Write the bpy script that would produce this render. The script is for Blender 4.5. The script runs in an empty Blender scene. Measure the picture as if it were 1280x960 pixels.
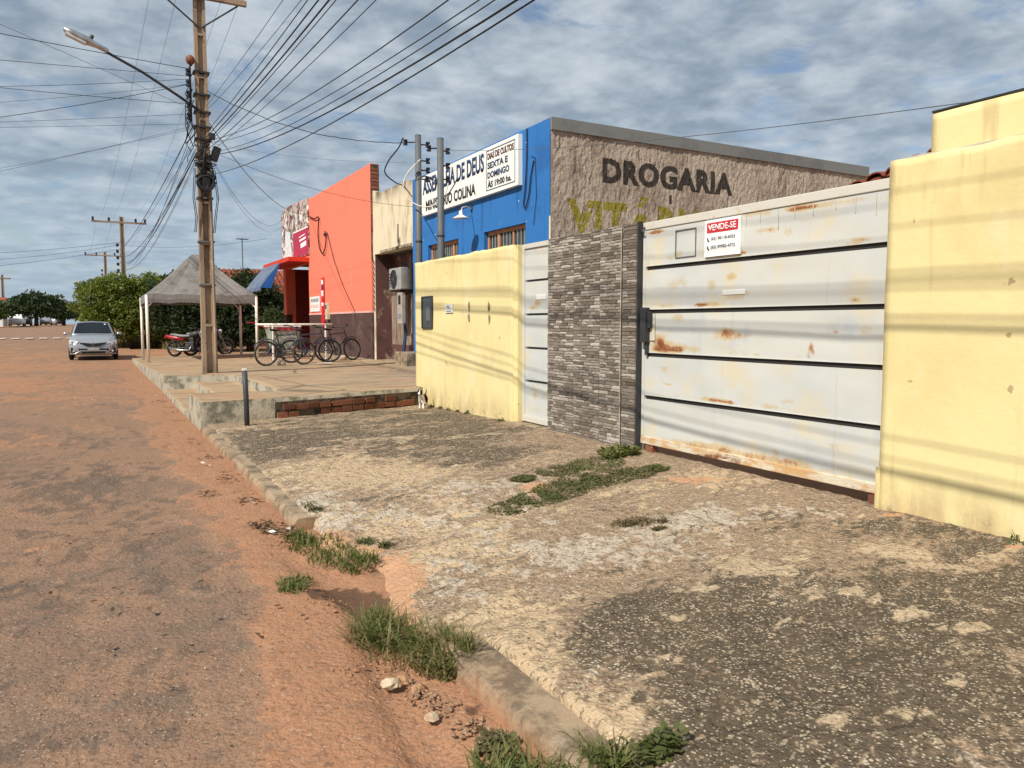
import bpy, math, random
import numpy as np
from mathutils import Vector, Matrix

random.seed(7)
RNG = np.random.default_rng(11)
R = math.radians
scene = bpy.context.scene

# ------------------------------------------------------------------ camera
CAM_H, FPX = 1.40, 961.0
PITCH = math.atan(75 / FPX)
YAW = R(28.345)
cd = bpy.data.cameras.new('camera')
cam = bpy.data.objects.new('camera', cd)
scene.collection.objects.link(cam)
cam.location = (0, 0, CAM_H)
cam.rotation_euler = (math.pi / 2 - PITCH, 0, -YAW)
cd.sensor_width = 36
cd.lens = FPX / 1280 * 36
cd.clip_start = 0.05
cd.clip_end = 3000
scene.camera = cam

# ------------------------------------------------------------------ light
SUN_EL, SUN_BEAR = R(46), R(64)
SKY_STRENGTH = 0.10
world = bpy.data.worlds.new('World')
scene.world = world
world.use_nodes = True


def build_world():
    nt = world.node_tree
    nt.nodes.clear()
    N = nt.nodes.new
    L = nt.links.new
    out = N('ShaderNodeOutputWorld')
    bg = N('ShaderNodeBackground')
    bg.inputs['Strength'].default_value = SKY_STRENGTH
    sky = N('ShaderNodeTexSky')
    sky.sky_type = 'NISHITA'
    sky.sun_disc = False
    sky.sun_elevation = SUN_EL
    sky.sun_rotation = math.pi + SUN_BEAR
    tc = N('ShaderNodeTexCoord')
    sep = N('ShaderNodeSeparateXYZ')
    L(tc.outputs['Generated'], sep.inputs[0])
    mx = N('ShaderNodeMath'); mx.operation = 'MAXIMUM'; mx.inputs[1].default_value = 0.0
    L(sep.outputs['Z'], mx.inputs[0])
    ad = N('ShaderNodeMath'); ad.operation = 'ADD'; ad.inputs[1].default_value = 0.16
    L(mx.outputs[0], ad.inputs[0])
    comb = N('ShaderNodeCombineXYZ')
    for k, a in enumerate('XY'):
        d = N('ShaderNodeMath'); d.operation = 'DIVIDE'
        L(sep.outputs[a], d.inputs[0]); L(ad.outputs[0], d.inputs[1])
        L(d.outputs[0], comb.inputs[k])

    def noise(scale, detail, rough, off, dist=0.0):
        mp = N('ShaderNodeMapping'); mp.inputs['Location'].default_value = off
        L(comb.outputs[0], mp.inputs['Vector'])
        n = N('ShaderNodeTexNoise'); n.inputs['Scale'].default_value = scale
        n.inputs['Detail'].default_value = detail; n.inputs['Roughness'].default_value = rough
        n.inputs['Distortion'].default_value = dist
        L(mp.outputs[0], n.inputs['Vector'])
        return n.outputs['Fac']

    def ramp(src, lo, hi, a=0.0, b=1.0):
        m = N('ShaderNodeMapRange'); m.interpolation_type = 'SMOOTHSTEP'
        m.inputs[1].default_value = lo; m.inputs[2].default_value = hi
        m.inputs[3].default_value = a; m.inputs[4].default_value = b
        L(src, m.inputs[0])
        return m.outputs[0]

    cover = ramp(noise(3.0, 7, 0.62, (3.1, 1.7, 0), 0.4), 0.29, 0.48)
    big = noise(2.0, 4, 0.5, (8.3, 4.4, 0), 0.0)
    puff = noise(7.0, 6, 0.55, (1.2, 9.1, 0), 0.15)
    mixn = N('ShaderNodeMix'); mixn.inputs[0].default_value = 0.55
    L(big, mixn.inputs[2]); L(puff, mixn.inputs[3])
    shade = ramp(mixn.outputs[0], 0.33, 0.70)
    cc = N('ShaderNodeMix'); cc.data_type = 'RGBA'
    k = 1.0 / SKY_STRENGTH
    cc.inputs[6].default_value = (0.215 * k, 0.283 * k, 0.365 * k, 1)
    cc.inputs[7].default_value = (0.54 * k, 0.60 * k, 0.66 * k, 1)
    L(shade, cc.inputs[0])
    hz = ramp(mx.outputs[0], 0.0, 0.30, 0.62, 0.0)
    ch_ = N('ShaderNodeMix'); ch_.data_type = 'RGBA'
    L(hz, ch_.inputs[0]); L(cc.outputs[2], ch_.inputs[6]); ch_.inputs[7].default_value = (0.40 * k, 0.51 * k, 0.61 * k, 1)
    cc = ch_
    fin = N('ShaderNodeMix'); fin.data_type = 'RGBA'
    L(cover, fin.inputs[0]); L(sky.outputs[0], fin.inputs[6]); L(cc.outputs[2], fin.inputs[7])
    L(fin.outputs[2], bg.inputs['Color'])
    L(bg.outputs[0], out.inputs['Surface'])


build_world()
sl = bpy.data.lights.new('sun', 'SUN')
sl.energy = 5.0
sl.angle = R(0.6)
sl.color = (1.0, 0.94, 0.84)
sun = bpy.data.objects.new('sun', sl)
scene.collection.objects.link(sun)
SUN_D = Vector((math.sin(SUN_BEAR) * math.cos(SUN_EL), math.cos(SUN_BEAR) * math.cos(SUN_EL), -math.sin(SUN_EL)))
sun.rotation_euler = SUN_D.to_track_quat('-Z', 'Y').to_euler()
sun.location = (-20, -5, 25)
vs = scene.view_settings
vs.view_transform = 'Standard'
vs.look = 'None'
vs.gamma = 1
vs.exposure = 0.15
vs.use_curve_mapping = False
scene.cycles.max_bounces = 6
scene.cycles.use_denoising = True
scene.cycles.sample_clamp_indirect = 3.0

# ------------------------------------------------------------------ helpers
COL = scene.collection
_F = Vector((math.sin(YAW) * math.cos(PITCH), math.cos(YAW) * math.cos(PITCH), -math.sin(PITCH)))
_R = Vector((math.cos(YAW), -math.sin(YAW), 0))
_U = _R.cross(_F)


def gnd(u, v, z=0.0):
    """photo pixel -> point on the level z"""
    d = _F + _R * ((u - 640) / FPX) - _U * ((v - 480) / FPX)
    k = (z - CAM_H) / d.z
    return Vector((d.x * k, d.y * k, z))


def onx(u, v, W):
    d = _F + _R * ((u - 640) / FPX) - _U * ((v - 480) / FPX)
    k = W / d.x
    return Vector((W, d.y * k, CAM_H + d.z * k))


def hash2(ix, iy, seed):
    h = (ix.astype(np.int64) * 374761393 + iy.astype(np.int64) * 668265263 + seed * 1442695041) & 0x7fffffff
    h = ((h ^ (h >> 13)) * 1274126177) & 0x7fffffff
    h = h ^ (h >> 16)
    return (h & 0xffff) / 65535.0


def vnoise(x, y, seed=0):
    ix, iy = np.floor(x), np.floor(y)
    fx, fy = x - ix, y - iy
    fx = fx * fx * (3 - 2 * fx); fy = fy * fy * (3 - 2 * fy)
    a = hash2(ix, iy, seed); b = hash2(ix + 1, iy, seed)
    c = hash2(ix, iy + 1, seed); d = hash2(ix + 1, iy + 1, seed)
    return (a * (1 - fx) + b * fx) * (1 - fy) + (c * (1 - fx) + d * fx) * fy


def fbm(x, y, oct=4, seed=0, gain=0.5):
    s, a, t = 0, 1.0, 0
    for o in range(oct):
        s = s + a * vnoise(x * 2 ** o + 17.3 * o, y * 2 ** o - 9.1 * o, seed + o)
        t += a
        a *= gain
    return s / t


def sstep(a, b, x):
    t = np.clip((x - a) / (b - a), 0, 1)
    return t * t * (3 - 2 * t)


class MB:
    def __init__(self):
        self.v = []; self.f = []

    def add(self, vs, fs):
        o = len(self.v)
        self.v.extend([tuple(p) for p in vs])
        self.f.extend([tuple(i + o for i in f) for f in fs])
        return self

    def box(self, x0, x1, y0, y1, z0, z1):
        v = [(x0, y0, z0), (x1, y0, z0), (x1, y1, z0), (x0, y1, z0), (x0, y0, z1), (x1, y0, z1), (x1, y1, z1), (x0, y1, z1)]
        return self.add(v, [(0, 3, 2, 1), (4, 5, 6, 7), (0, 1, 5, 4), (1, 2, 6, 5), (2, 3, 7, 6), (3, 0, 4, 7)])

    def obox(self, c, size, mat=None):
        c = Vector(c); sx, sy, sz = [s / 2 for s in size]
        m = mat or Matrix.Identity(3)
        v = [c + m @ Vector((a * sx, b * sy, d * sz)) for d in (-1, 1) for a, b in ((-1, -1), (1, -1), (1, 1), (-1, 1))]
        return self.add(v, [(0, 3, 2, 1), (4, 5, 6, 7), (0, 1, 5, 4), (1, 2, 6, 5), (2, 3, 7, 6), (3, 0, 4, 7)])

    def tube(self, pts, r, n=8, cap=True):
        pts = [Vector(p) for p in pts]
        rs = r if isinstance(r, (list, tuple)) else [r] * len(pts)
        rings = []
        up = None
        for i, p in enumerate(pts):
            t = (pts[min(i + 1, len(pts) - 1)] - pts[max(i - 1, 0)]).normalized()
            if up is None:
                up = Vector((0, 0, 1)) if abs(t.z) < 0.9 else Vector((1, 0, 0))
            a = t.cross(up)
            if a.length < 1e-6:
                a = t.orthogonal()
            a.normalize(); b = a.cross(t).normalized()
            up = b
            rings.append([p + (a * math.cos(2 * math.pi * k / n) + b * math.sin(2 * math.pi * k / n)) * rs[i] for k in range(n)])
        return self.loft(rings, cap)

    def loft(self, rings, cap=True, closed=True):
        n = len(rings[0]); v = [p for r in rings for p in r]; f = []
        m = n if closed else n - 1
        for i in range(len(rings) - 1):
            for k in range(m):
                k2 = (k + 1) % n
                f.append((i * n + k, i * n + k2, (i + 1) * n + k2, (i + 1) * n + k))
        if cap and closed:
            f.append(tuple(range(n - 1, -1, -1)))
            f.append(tuple((len(rings) - 1) * n + k for k in range(n)))
        return self.add(v, f)

    def cyl(self, p0, p1, r, n=12, r2=None):
        return self.tube([p0, p1], [r, r if r2 is None else r2], n)

    def torus(self, c, axis, Rr, r, n=28, m=8):
        c = Vector(c); ax = Vector(axis).normalized(); a = ax.orthogonal().normalized(); b = ax.cross(a)
        v = []; f = []
        for i in range(n):
            t = 2 * math.pi * i / n; d = a * math.cos(t) + b * math.sin(t)
            for k in range(m):
                s = 2 * math.pi * k / m
                v.append(c + d * (Rr + r * math.cos(s)) + ax * r * math.sin(s))
        for i in range(n):
            for k in range(m):
                f.append((i * m + k, ((i + 1) % n) * m + k, ((i + 1) % n) * m + (k + 1) % m, i * m + (k + 1) % m))
        return self.add(v, f)

    def ball(self, c, r, n=12, m=8):
        c = Vector(c); rx, ry, rz = r if isinstance(r, (list, tuple)) else (r, r, r)
        rings = []
        for j in range(1, m):
            ph = math.pi * j / m
            rings.append([c + Vector((rx * math.sin(ph) * math.cos(2 * math.pi * k / n), ry * math.sin(ph) * math.sin(2 * math.pi * k / n), -rz * math.cos(ph))) for k in range(n)])
        o = len(self.v)
        self.loft(rings, cap=True)
        return self

    def poly(self, pts, ext):
        """flat polygon extruded along vector ext"""
        n = len(pts); e = Vector(ext); p = [Vector(q) for q in pts]
        v = p + [q + e for q in p]
        f = [tuple(range(n)), tuple(range(2 * n - 1, n - 1, -1))] + [(i, i + n, (i + 1) % n + n, (i + 1) % n) for i in range(n)]
        return self.add(v, f)

    def build(self, name, mat, parent=None, smooth=False, bevel=0):
        me = bpy.data.meshes.new(name)
        me.from_pydata(self.v, [], self.f)
        return obj(name, me, mat, parent, smooth, bevel, recalc=True)


def obj(name, me, mat, parent=None, smooth=False, bevel=0, recalc=False):
    if recalc:
        import bmesh
        bm = bmesh.new(); bm.from_mesh(me)
        bmesh.ops.recalc_face_normals(bm, faces=bm.faces)
        bm.to_mesh(me); bm.free()
    o = bpy.data.objects.new(name, me)
    COL.objects.link(o)
    if mat:
        me.materials.append(mat)
    if smooth:
        me.polygons.foreach_set('use_smooth', [True] * len(me.polygons))
    if parent:
        o.parent = parent
        loc = parent.location if parent.parent is None else Vector((0, 0, 0))
        o.matrix_parent_inverse = Matrix.Translation(-Vector(loc)) if parent.get('_w') else Matrix.Identity(4)
    if bevel:
        b = o.modifiers.new('bevel', 'BEVEL'); b.width = bevel; b.segments = 2; b.limit_method = 'ANGLE'; b.angle_limit = R(40)
    return o


def grid_mesh(name, X, Y, Z, attrs=None):
    """X, Y, Z: 2-D arrays (rows, cols)"""
    r, c = X.shape
    me = bpy.data.meshes.new(name)
    co = np.stack([X, Y, Z], -1).reshape(-1, 3)
    idx = np.arange(r * c).reshape(r, c)
    q = np.stack([idx[:-1, :-1], idx[:-1, 1:], idx[1:, 1:], idx[1:, :-1]], -1).reshape(-1, 4)
    me.vertices.add(len(co)); me.vertices.foreach_set('co', co.ravel())
    me.loops.add(q.size); me.loops.foreach_set('vertex_index', q.ravel())
    me.polygons.add(len(q))
    me.polygons.foreach_set('loop_start', np.arange(0, q.size, 4))
    me.polygons.foreach_set('loop_total', np.full(len(q), 4))
    me.update(calc_edges=True)
    for k, a in (attrs or {}).items():
        at = me.attributes.new(k, 'FLOAT', 'POINT')
        at.data.foreach_set('value', np.ascontiguousarray(a, dtype=np.float32).ravel())
    return me


def tag(o, label=None, cat=None, group=None, kind=None):
    if label: o['label'] = label
    if cat: o['category'] = cat
    if group: o['group'] = group
    if kind: o['kind'] = kind
    return o


def thing(name, label, cat, loc=(0, 0, 0), group=None, kind=None, world=True, rz=0):
    """Empty at the thing's base; parts are meshes in world coordinates when world=True"""
    e = bpy.data.objects.new(name, None)
    COL.objects.link(e)
    e.location = loc
    e.rotation_euler = (0, 0, rz)
    e.empty_display_size = 0.2
    if world: e['_w'] = 1
    return tag(e, label, cat, group, kind)


def copy_tree(o, parent=None):
    c = o.copy(); COL.objects.link(c)
    if parent: c.parent = parent
    for ch in list(o.children):
        copy_tree(ch, c)
    return c


def curve(pts, n=8):
    pts = [Vector(p) for p in pts]; out = []
    for i in range(len(pts) - 1):
        p0, p1, p2, p3 = pts[max(i - 1, 0)], pts[i], pts[i + 1], pts[min(i + 2, len(pts) - 1)]
        for k in range(n):
            t = k / n
            out.append(.5 * ((2 * p1) + (p2 - p0) * t + (2 * p0 - 5 * p1 + 4 * p2 - p3) * t * t + (3 * p1 - p0 - 3 * p2 + p3) * t ** 3))
    return out + [pts[-1]]


# ------------------------------------------------------------------ materials
def mat(name, base, rough=0.8, spec=0.25, metal=0.0, layers=(), bump=None, bump2=None, coords='Object', hue=None):
    """layers: (colour, dict(scale, lo, hi, amt, st, detail, seed, attr, z, tex, dist)) painted one over another"""
    m = bpy.data.materials.new(name)
    m.use_nodes = True
    nt = m.node_tree
    b = nt.nodes['Principled BSDF']
    b.inputs['Roughness'].default_value = rough
    b.inputs['Specular IOR Level'].default_value = spec
    b.inputs['Metallic'].default_value = metal
    N = nt.nodes.new; L = nt.links.new
    tc = N('ShaderNodeTexCoord')

    def field(d):
        fac = None
        if d.get('tex', 'noise') != 'none':
            mp = N('ShaderNodeMapping')
            mp.inputs['Scale'].default_value = d.get('st', (1, 1, 1))
            s = d.get('seed', 0)
            mp.inputs['Location'].default_value = (s * 3.7, s * 1.9, s * 5.3)
            L(tc.outputs[coords], mp.inputs['Vector'])
            if d.get('tex') == 'voronoi':
                n = N('ShaderNodeTexVoronoi'); n.inputs['Scale'].default_value = d['scale']
                n.inputs['Randomness'].default_value = 1
                L(mp.outputs[0], n.inputs['Vector']); src = n.outputs['Distance']
                if d.get('vn'):
                    n2 = N('ShaderNodeTexNoise'); n2.inputs['Scale'].default_value = d['scale'] * .22; n2.inputs['Detail'].default_value = 5; n2.inputs['Roughness'].default_value = .7
                    L(mp.outputs[0], n2.inputs['Vector'])
                    ma = N('ShaderNodeMath'); ma.operation = 'MULTIPLY_ADD'; ma.inputs[1].default_value = d['vn']; L(n2.outputs['Fac'], ma.inputs[0]); L(src, ma.inputs[2])
                    sb0 = N('ShaderNodeMath'); sb0.operation = 'SUBTRACT'; sb0.inputs[1].default_value = d['vn'] * .5; L(ma.outputs[0], sb0.inputs[0]); src = sb0.outputs[0]
            elif d.get('tex') == 'crack':
                n = N('ShaderNodeTexVoronoi'); n.feature = 'DISTANCE_TO_EDGE'; n.inputs['Scale'].default_value = d['scale']
                nn = N('ShaderNodeTexNoise'); nn.inputs['Scale'].default_value = d['scale'] * 2.5; nn.inputs['Detail'].default_value = 4
                L(mp.outputs[0], nn.inputs['Vector'])
                mm = N('ShaderNodeMix'); mm.data_type = 'VECTOR'; mm.inputs[0].default_value = 0.25
                L(mp.outputs[0], mm.inputs[4]); L(nn.outputs['Color'], mm.inputs[5])
                L(mm.outputs[1], n.inputs['Vector']); src = n.outputs['Distance']
            else:
                n = N('ShaderNodeTexNoise'); n.inputs['Scale'].default_value = d.get('scale', 4)
                n.inputs['Detail'].default_value = d.get('detail', 5); n.inputs['Roughness'].default_value = d.get('rough', 0.6)
                n.inputs['Distortion'].default_value = d.get('dist', 0)
                L(mp.outputs[0], n.inputs['Vector']); src = n.outputs['Fac']
            if d.get('attr'):
                a = N('ShaderNodeAttribute'); a.attribute_name = d['attr']
                if d.get('ng', 1) != 1:
                    gm = N('ShaderNodeMath'); gm.operation = 'MULTIPLY'; gm.inputs[1].default_value = d['ng']; L(src, gm.inputs[0]); src = gm.outputs[0]
                g = N('ShaderNodeMath'); g.operation = 'MULTIPLY_ADD'
                L(a.outputs['Fac'], g.inputs[0]); g.inputs[1].default_value = d.get('again', 1.0); L(src, g.inputs[2])
                src = g.outputs[0]
            mr = N('ShaderNodeMapRange'); mr.interpolation_type = 'SMOOTHSTEP'
            mr.inputs[1].default_value = d.get('lo', 0.4); mr.inputs[2].default_value = d.get('hi', 0.6)
            mr.inputs[3].default_value = 0; mr.inputs[4].default_value = d.get('amt', 1.0)
            L(src, mr.inputs[0]); fac = mr.outputs[0]
        if d.get('z'):
            ax, z0, z1 = d['z']
            sp = N('ShaderNodeSeparateXYZ'); L(tc.outputs[coords], sp.inputs[0])
            mr = N('ShaderNodeMapRange'); mr.interpolation_type = 'SMOOTHSTEP'
            mr.inputs[1].default_value = z0; mr.inputs[2].default_value = z1
            mr.inputs[3].default_value = 0; mr.inputs[4].default_value = d.get('amt', 1.0) if fac is None else 1.0
            L(sp.outputs[ax], mr.inputs[0])
            if fac is None:
                fac = mr.outputs[0]
            else:
                mu = N('ShaderNodeMath'); mu.operation = 'MULTIPLY'; L(fac, mu.inputs[0]); L(mr.outputs[0], mu.inputs[1]); fac = mu.outputs[0]
        return fac

    cur = None
    for colr, d in layers:
        mx = N('ShaderNodeMix'); mx.data_type = 'RGBA'
        if cur is None:
            mx.inputs[6].default_value = (*base, 1)
        else:
            L(cur, mx.inputs[6])
        mx.inputs[7].default_value = (*colr, 1)
        L(field(d), mx.inputs[0]); cur = mx.outputs[2]
    if hue:   # per-object brightness variation
        oi = N('ShaderNodeObjectInfo'); mr = N('ShaderNodeMapRange')
        mr.inputs[3].default_value = 1 - hue; mr.inputs[4].default_value = 1 + hue
        L(oi.outputs['Random'], mr.inputs[0])
        hv = N('ShaderNodeHueSaturation'); L(mr.outputs[0], hv.inputs['Value'])
        if cur is None: hv.inputs['Color'].default_value = (*base, 1)
        else: L(cur, hv.inputs['Color'])
        cur = hv.outputs[0]
    if cur is None:
        b.inputs['Base Color'].default_value = (*base, 1)
    else:
        L(cur, b.inputs['Base Color'])
    prev = None
    for bp in (bump, bump2):
        if not bp: continue
        d, strength, dist = bp
        h = field(dict(d, lo=d.get('lo', 0.0), hi=d.get('hi', 1.0)))
        bn = N('ShaderNodeBump'); bn.inputs['Strength'].default_value = strength; bn.inputs['Distance'].default_value = dist
        L(h, bn.inputs['Height'])
        if prev: L(prev, bn.inputs['Normal'])
        prev = bn.outputs[0]
    if prev: L(prev, b.inputs['Normal'])
    return m


def flat(name, base, rough=0.6, spec=0.3, metal=0.0, var=0.25, scale=6):
    dark = tuple(c * (1 - var) for c in base)
    return mat(name, base, rough, spec, metal, layers=[(dark, dict(scale=scale, lo=0.35, hi=0.7, detail=6))])


M = {}
AT = lambda a, g=1.0, lo=0.15, hi=0.85, **k: dict(attr=a, again=g, ng=1.3, lo=lo + .77, hi=hi + .53, scale=k.pop('scale', 30), detail=4, rough=0.6, **k)
M['road'] = mat('road_asphalt_and_red_dust', (0.215, 0.138, 0.096), 0.95, 0.12, layers=[
    ((0.155, 0.114, 0.085), dict(scale=4.5, lo=0.46, hi=0.60, amt=0.6, detail=7, rough=0.65, seed=5)),
    ((0.265, 0.160, 0.102), AT('dust', amt=0.85, scale=14)),
    ((0.345, 0.178, 0.10), AT('dirt', amt=0.95, scale=10, seed=1)),
    ((0.40, 0.24, 0.15), dict(scale=2.0, lo=0.56, hi=0.68, amt=0.4, detail=11, rough=0.72, seed=12)),
    ((0.20, 0.112, 0.074), dict(scale=7.0, lo=0.52, hi=0.66, amt=0.4, detail=6, rough=0.65, seed=2)),
    ((0.095, 0.073, 0.058), AT('tar', amt=0.6, scale=40, seed=3)),
    ((0.17, 0.112, 0.078), dict(scale=18, lo=0.56, hi=0.66, amt=0.35, detail=3, rough=0.55, seed=24)),
    ((0.10, 0.072, 0.054), dict(scale=44, lo=0.60, hi=0.66, amt=0.45, detail=2, rough=0.5, seed=4)),
    ((0.42, 0.34, 0.26), dict(scale=75, lo=0.62, hi=0.66, amt=0.7, detail=3, seed=3)),
    ((0.085, 0.048, 0.032), AT('dark', amt=0.85, scale=12, seed=8)),
], bump=(dict(scale=45, detail=3, rough=0.55), 1.0, 0.009), bump2=(dict(scale=9, detail=6, rough=0.62, seed=4), 0.8, 0.014))
M['concrete'] = mat('weathered_sidewalk_concrete', (0.30, 0.212, 0.14), 0.93, 0.12, layers=[
    ((0.235, 0.172, 0.117), dict(scale=7, st=(0.8, 1.5, 1), lo=0.50, hi=0.62, amt=0.7, detail=13, rough=0.8, seed=11)),
    ((0.49, 0.36, 0.225), AT('pale', amt=0.95, scale=9)),
    ((0.48, 0.41, 0.325), AT('white', amt=0.8, scale=22, seed=9)),
    ((0.092, 0.072, 0.049), AT('dark', amt=0.92, scale=16, seed=2)),
    ((0.062, 0.048, 0.033), dict(scale=6, lo=1.28, hi=1.58, amt=0.72, detail=10, rough=0.75, attr='dark', again=0.9, seed=21)),
    ((0.47, 0.36, 0.235), AT('patch', amt=0.85, scale=14, seed=6)),
    ((0.16, 0.12, 0.085), dict(scale=16, lo=0.53, hi=0.62, amt=0.5, detail=3, rough=0.55, seed=24)),
    ((0.095, 0.072, 0.050), dict(scale=38, lo=0.58, hi=0.63, amt=0.62, detail=2, rough=0.5, seed=4)),
    ((0.52, 0.42, 0.29), dict(scale=30, lo=0.62, hi=0.66, amt=0.45, detail=2, rough=0.5, seed=25)),
    ((0.62, 0.53, 0.39), dict(scale=62, tex='voronoi', lo=0.34, hi=0.16, amt=0.6, seed=3, vn=1.0)),
    ((0.46, 0.32, 0.21), dict(scale=26, tex='voronoi', lo=0.24, hi=0.10, amt=0.5, seed=7, vn=1.2)),
    ((0.50, 0.28, 0.16), AT('soil', amt=0.85, scale=12, seed=5)),
    ((0.05, 0.038, 0.028), dict(scale=0.62, tex='crack', lo=0.0024, hi=0.0006, amt=0.6, seed=4)),
], bump=(dict(scale=42, detail=3, rough=0.55), 1.0, 0.013), bump2=(dict(scale=14, detail=5, rough=0.6, seed=2), 1.0, 0.020))
M['kerb'] = mat('kerb_concrete', (0.33, 0.25, 0.165), 0.93, 0.12, layers=[
    ((0.10, 0.08, 0.058), dict(scale=5, lo=0.44, hi=0.62, amt=0.85, detail=10, rough=0.72)),
    ((0.46, 0.385, 0.28), dict(scale=7, lo=0.55, hi=0.75, amt=0.6, detail=8, seed=2)),
    ((0.36, 0.17, 0.09), dict(scale=3, lo=0.3, hi=0.6, amt=0.75, seed=3, z=(2, 0.10, 0.0))),
], bump=(dict(scale=40, detail=6, rough=0.7), 0.6, 0.012), hue=0.08)
M['platform'] = mat('worn_tan_concrete', (0.37, 0.265, 0.165), 0.93, 0.12, layers=[
    ((0.215, 0.16, 0.108), dict(scale=1.3, st=(0.6, 1.6, 1), lo=0.44, hi=0.64, amt=0.85, detail=11, rough=0.72)),
    ((0.45, 0.355, 0.24), dict(scale=2.0, lo=0.55, hi=0.72, amt=0.6, detail=8, seed=3)),
    ((0.36, 0.20, 0.12), dict(scale=0.6, lo=0.5, hi=0.7, amt=0.6, detail=6, seed=6)),
    ((0.09, 0.075, 0.055), dict(scale=45, lo=0.6, hi=0.72, amt=0.35, detail=3, seed=4)),
    ((0.12, 0.095, 0.07), dict(scale=0.3, tex='crack', lo=0.010, hi=0.003, amt=0.7, seed=1)),
], bump=(dict(scale=30, detail=6, rough=0.7), 0.5, 0.012))
M['platform_face'] = mat('stained_concrete_face', (0.36, 0.31, 0.235), 0.93, 0.12, layers=[
    ((0.10, 0.09, 0.065), dict(scale=3.5, lo=0.46, hi=0.62, amt=0.85, detail=9, rough=0.7)),
    ((0.28, 0.29, 0.22), dict(scale=6, lo=0.55, hi=0.7, amt=0.6, detail=6, seed=2)),
], bump=(dict(scale=26, detail=7, rough=0.7), 0.7, 0.02))
M['soil'] = mat('red_earth', (0.36, 0.195, 0.11), 0.97, 0.08, layers=[
    ((0.22, 0.115, 0.065), dict(scale=0.5, lo=0.45, hi=0.7, amt=0.9, detail=8)),
    ((0.42, 0.27, 0.16), dict(scale=2, lo=0.55, hi=0.75, amt=0.6, detail=8, seed=2)),
], bump=(dict(scale=12, detail=8, rough=0.7), 0.6, 0.03))
M['yellow'] = mat('pale_yellow_wall_paint', (0.715, 0.61, 0.315), 0.82, 0.18, layers=[
    ((0.61, 0.505, 0.24), dict(scale=1.1, lo=0.44, hi=0.66, amt=0.6, detail=9, rough=0.65)),
    ((0.76, 0.65, 0.40), dict(scale=2.3, st=(1, 1, .7), lo=0.54, hi=0.66, amt=0.5, detail=8, seed=15)),
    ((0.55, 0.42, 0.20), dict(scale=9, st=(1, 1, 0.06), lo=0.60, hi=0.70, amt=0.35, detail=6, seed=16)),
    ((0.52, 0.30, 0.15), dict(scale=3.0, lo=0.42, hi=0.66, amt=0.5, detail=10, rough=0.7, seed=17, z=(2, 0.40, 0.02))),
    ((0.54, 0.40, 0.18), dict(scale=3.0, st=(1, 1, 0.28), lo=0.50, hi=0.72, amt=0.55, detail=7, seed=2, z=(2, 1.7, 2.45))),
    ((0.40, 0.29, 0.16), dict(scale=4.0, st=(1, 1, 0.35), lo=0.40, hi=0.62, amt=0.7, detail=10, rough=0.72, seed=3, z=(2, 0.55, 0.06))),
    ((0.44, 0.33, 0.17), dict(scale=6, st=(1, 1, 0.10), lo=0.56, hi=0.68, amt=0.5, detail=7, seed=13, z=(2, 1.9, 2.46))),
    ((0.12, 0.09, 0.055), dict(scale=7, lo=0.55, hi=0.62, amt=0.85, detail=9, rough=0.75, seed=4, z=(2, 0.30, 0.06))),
    ((0.36, 0.27, 0.15), dict(scale=5, lo=0.695, hi=0.71, amt=0.8, detail=4, seed=7)),
], bump=(dict(scale=22, detail=6, rough=0.65), 0.16, 0.012), bump2=(dict(scale=3, detail=4, seed=3), 0.12, 0.02))
M['gate'] = mat('chalky_white_gate_paint', (0.55, 0.55, 0.51), 0.55, 0.35, layers=[
    ((0.475, 0.505, 0.51), dict(scale=0.9, lo=0.42, hi=0.62, amt=0.6, detail=5, seed=3)),
    ((0.60, 0.53, 0.37), dict(scale=2.1, lo=0.52, hi=0.68, amt=0.7, detail=7, seed=4)),
    ((0.42, 0.47, 0.51), dict(scale=1.3, lo=0.60, hi=0.70, amt=0.7, detail=6, seed=9)),
    ((0.50, 0.36, 0.15), dict(scale=2.6, lo=1.20, hi=1.50, amt=0.7, detail=11, attr='rust', again=0.65, ng=2.0, rough=0.78)),
    ((0.30, 0.10, 0.025), dict(scale=5.2, lo=1.44, hi=1.74, amt=0.85, detail=11, attr='rust', again=0.65, ng=2.0, seed=2, rough=0.8)),
    ((0.13, 0.035, 0.012), dict(scale=7, lo=1.68, hi=1.95, amt=0.8, detail=10, attr='rust', again=0.65, ng=2.0, seed=6, rough=0.8)),
    ((0.35, 0.31, 0.24), dict(scale=2.2, st=(1, 6, 0.35), lo=0.60, hi=0.80, amt=0.4, detail=5, seed=8)),
], bump=(dict(scale=35, detail=4), 0.08, 0.006))
M['gate_frame'] = mat('lightly_rusted_gate_rail', (0.56, 0.54, 0.48), 0.6, 0.3, layers=[
    ((0.50, 0.38, 0.22), dict(scale=5, lo=0.52, hi=0.66, amt=0.6, detail=10, rough=0.75)),
    ((0.28, 0.10, 0.03), dict(scale=8, lo=0.60, hi=0.68, amt=0.8, detail=9, seed=4, rough=0.75))], bump=(dict(scale=40, detail=5), 0.2, 0.006))
M['gate_foot'] = mat('rusty_gate_foot_rail', (0.60, 0.54, 0.42), 0.6, 0.3, layers=[
    ((0.50, 0.27, 0.09), dict(scale=4.2, st=(1, .6, 2), lo=0.44, hi=0.58, amt=0.8, detail=10, rough=0.75)),
    ((0.17, 0.045, 0.014), dict(scale=3.6, st=(1, .6, 2), lo=0.52, hi=0.62, amt=0.95, detail=10, seed=4, rough=0.78))], bump=(dict(scale=40, detail=5), 0.3, 0.006))
M['gate_rib'] = flat('dark_gate_rib', (0.035, 0.032, 0.03), 0.7, 0.2)
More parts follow.
